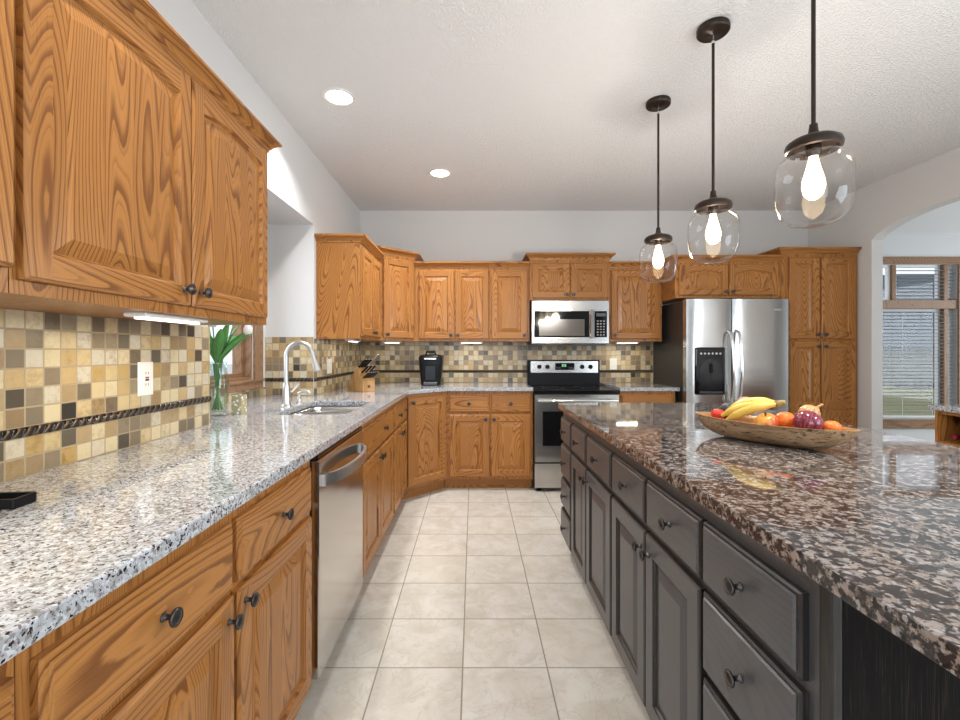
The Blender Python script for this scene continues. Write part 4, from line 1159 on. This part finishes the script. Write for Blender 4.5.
# ------------------------------------------------------------------ recessed lamps, under cabinet strips
def can(x, y, label, power):
    r_ = thing('recessed_light', label, 'ceiling light', (x, y, CZ))
    bm = bmesh.new(); lathe(bm, [(.072, -.001), (.094, -.001), (.094, -.004), (.090, -.007), (.074, -.005), (.072, -.001)], 40)
    obj('trim_ring', bm, white_plastic, r_, smooth=40)
    bm = bmesh.new(); lathe(bm, [(0, -.0012), (.0715, -.0012), (.0715, -.0032), (0, -.0042)], 32)
    obj('lens', bm, can_glow, r_, smooth=40)
    l = bpy.data.lights.new('can_lamp', 'AREA'); l.shape = 'DISK'; l.size = .14; l.energy = power; l.color = (1, .985, .965); l.spread = R(125)
    lo = bpy.data.objects.new('can_lamp', l); COL.objects.link(lo); lo.parent = r_; lo.location = (0, 0, -.012)
can(-.767, 2.569, 'round recessed ceiling light nearest above the sink window', 18)
can(-.272, 3.666, 'round recessed ceiling light nearer the range wall', 21)
can(-.60, .90, 'added round recessed ceiling light, out of view over the near end of the aisle', 7)  # unseen lamp added to brighten the floor
can(2.60, .40, 'added round recessed ceiling light, out of view between island and arched wall', 45)  # unseen lamp added to lift the pantry and arch wall
can(-.60, -.80, 'added round recessed ceiling light, out of view behind the camera', 8)  # unseen lamp added for more light from above

def strip(x, y, z, rz, ln, energy, label):
    r_ = thing('under_cabinet_light', label, 'light', (x, y, z), rz)
    obj('housing', boxbm(-ln / 2 - .012, ln / 2 + .012, -.032, .032, -.012, 0, .003), white_plastic, r_)
    obj('diffuser', boxbm(-ln / 2, ln / 2, -.012, .012, -.018, -.0122, .002), strip_glow, r_)
    l = bpy.data.lights.new('strip_lamp', 'AREA'); l.shape = 'RECTANGLE'; l.size = ln; l.size_y = .02; l.energy = energy * .28; l.color = (1, .88, .66)
    lo = bpy.data.objects.new('strip_lamp', l); COL.objects.link(lo); lo.parent = r_; lo.location = (0, 0, -.022)
strip(-.91, 1.35, UZ0, 90, .26, 7, 'white light strip under the large wall cabinet with arched doors')
strip(-.91, .55, UZ0, 90, .26, 7, 'white light strip under the cut off wall cabinet')
strip(-1.0, 3.75, 1.342, 90, .22, 2.5, 'small white light strip under the wall cabinet next to the window recess')
strip(-.78, 4.32, 1.342, 45, .16, 2, 'small white light strip under the angled corner cabinet')
strip(-.02, 4.45, 1.342, 0, .20, 3, 'small white light strip under the wall cabinet above the coffee maker worktop')
strip(1.52, 4.45, 1.342, 0, .20, 3, 'small white light strip under the cabinet beside the refrigerator')

# ------------------------------------------------------------------ wine cabinet by the arch
wc = thing('wine_cabinet', 'low oak cabinet with open wine cubbies next to the archway', 'cabinet', (2.80, 2.73, 0), -90)
Wd, Dd = 1.20, .655
bm = bmesh.new()
box(bm, 0, .02, 0, Dd, 0, CB); box(bm, Wd - .02, Wd, 0, Dd, 0, CB); box(bm, .02, Wd - .02, .40, Dd, 0, CB); box(bm, .02, Wd - .02, 0, .40, 0, .10); box(bm, .02, Wd - .02, 0, .40, CB - .02, CB)
obj('body', bm, oak_v, wc)
bm = bmesh.new()
for x in (.155, .30, .445, .59, .735, .88, 1.025): box(bm, x - .008, x + .008, .001, .399, .1005, CB - .0205)
obj('divider', bm, oak_v, wc)
bm = bmesh.new()
for z in (.30, .50, .70): box(bm, .0205, Wd - .0205, .003, .398, z - .008, z + .008)
obj('shelf', bm, oak_h, wc)
tag(bevel_mod(obj('worktop', boxbm(2.775, 3.455, 1.51, 2.75, CB, CT), gran_l), .004), 'pale granite worktop on the wine cabinet by the archway', 'worktop')
wine_m = plain('wine_bottle_glass', (.02, .012, .012), .08); foil_m = plain('red_foil', (.25, .03, .04), .35, .3)
for x, z, lab in ((.088, .708, 'dark wine bottle with red foil in the top cubby by the arch'), (.088, .508, 'dark wine bottle in the cubby under the top one'), (.228, .708, 'dark wine bottle in the second top cubby')):
    wb = thing('wine_bottle', lab, 'bottle', wc.matrix_basis @ Vector((x, .02, z + .0375)), -90)
    bm = bmesh.new(); lathe(bm, [(0, -.36), (.036, -.36), (.037, -.355), (.037, -.18), (.030, -.15), (.0145, -.12), (.014, -.07), (0, -.07)], 24, 'y-')
    obj('glass', bm, wine_m, wb, smooth=40)
    bm = bmesh.new(); lathe(bm, [(0, -.069), (.0152, -.069), (.0152, -.02), (.016, -.01), (.0155, -.001), (0, 0)], 20, 'y-')
    obj('foil_cap', bm, foil_m, wb, smooth=40)
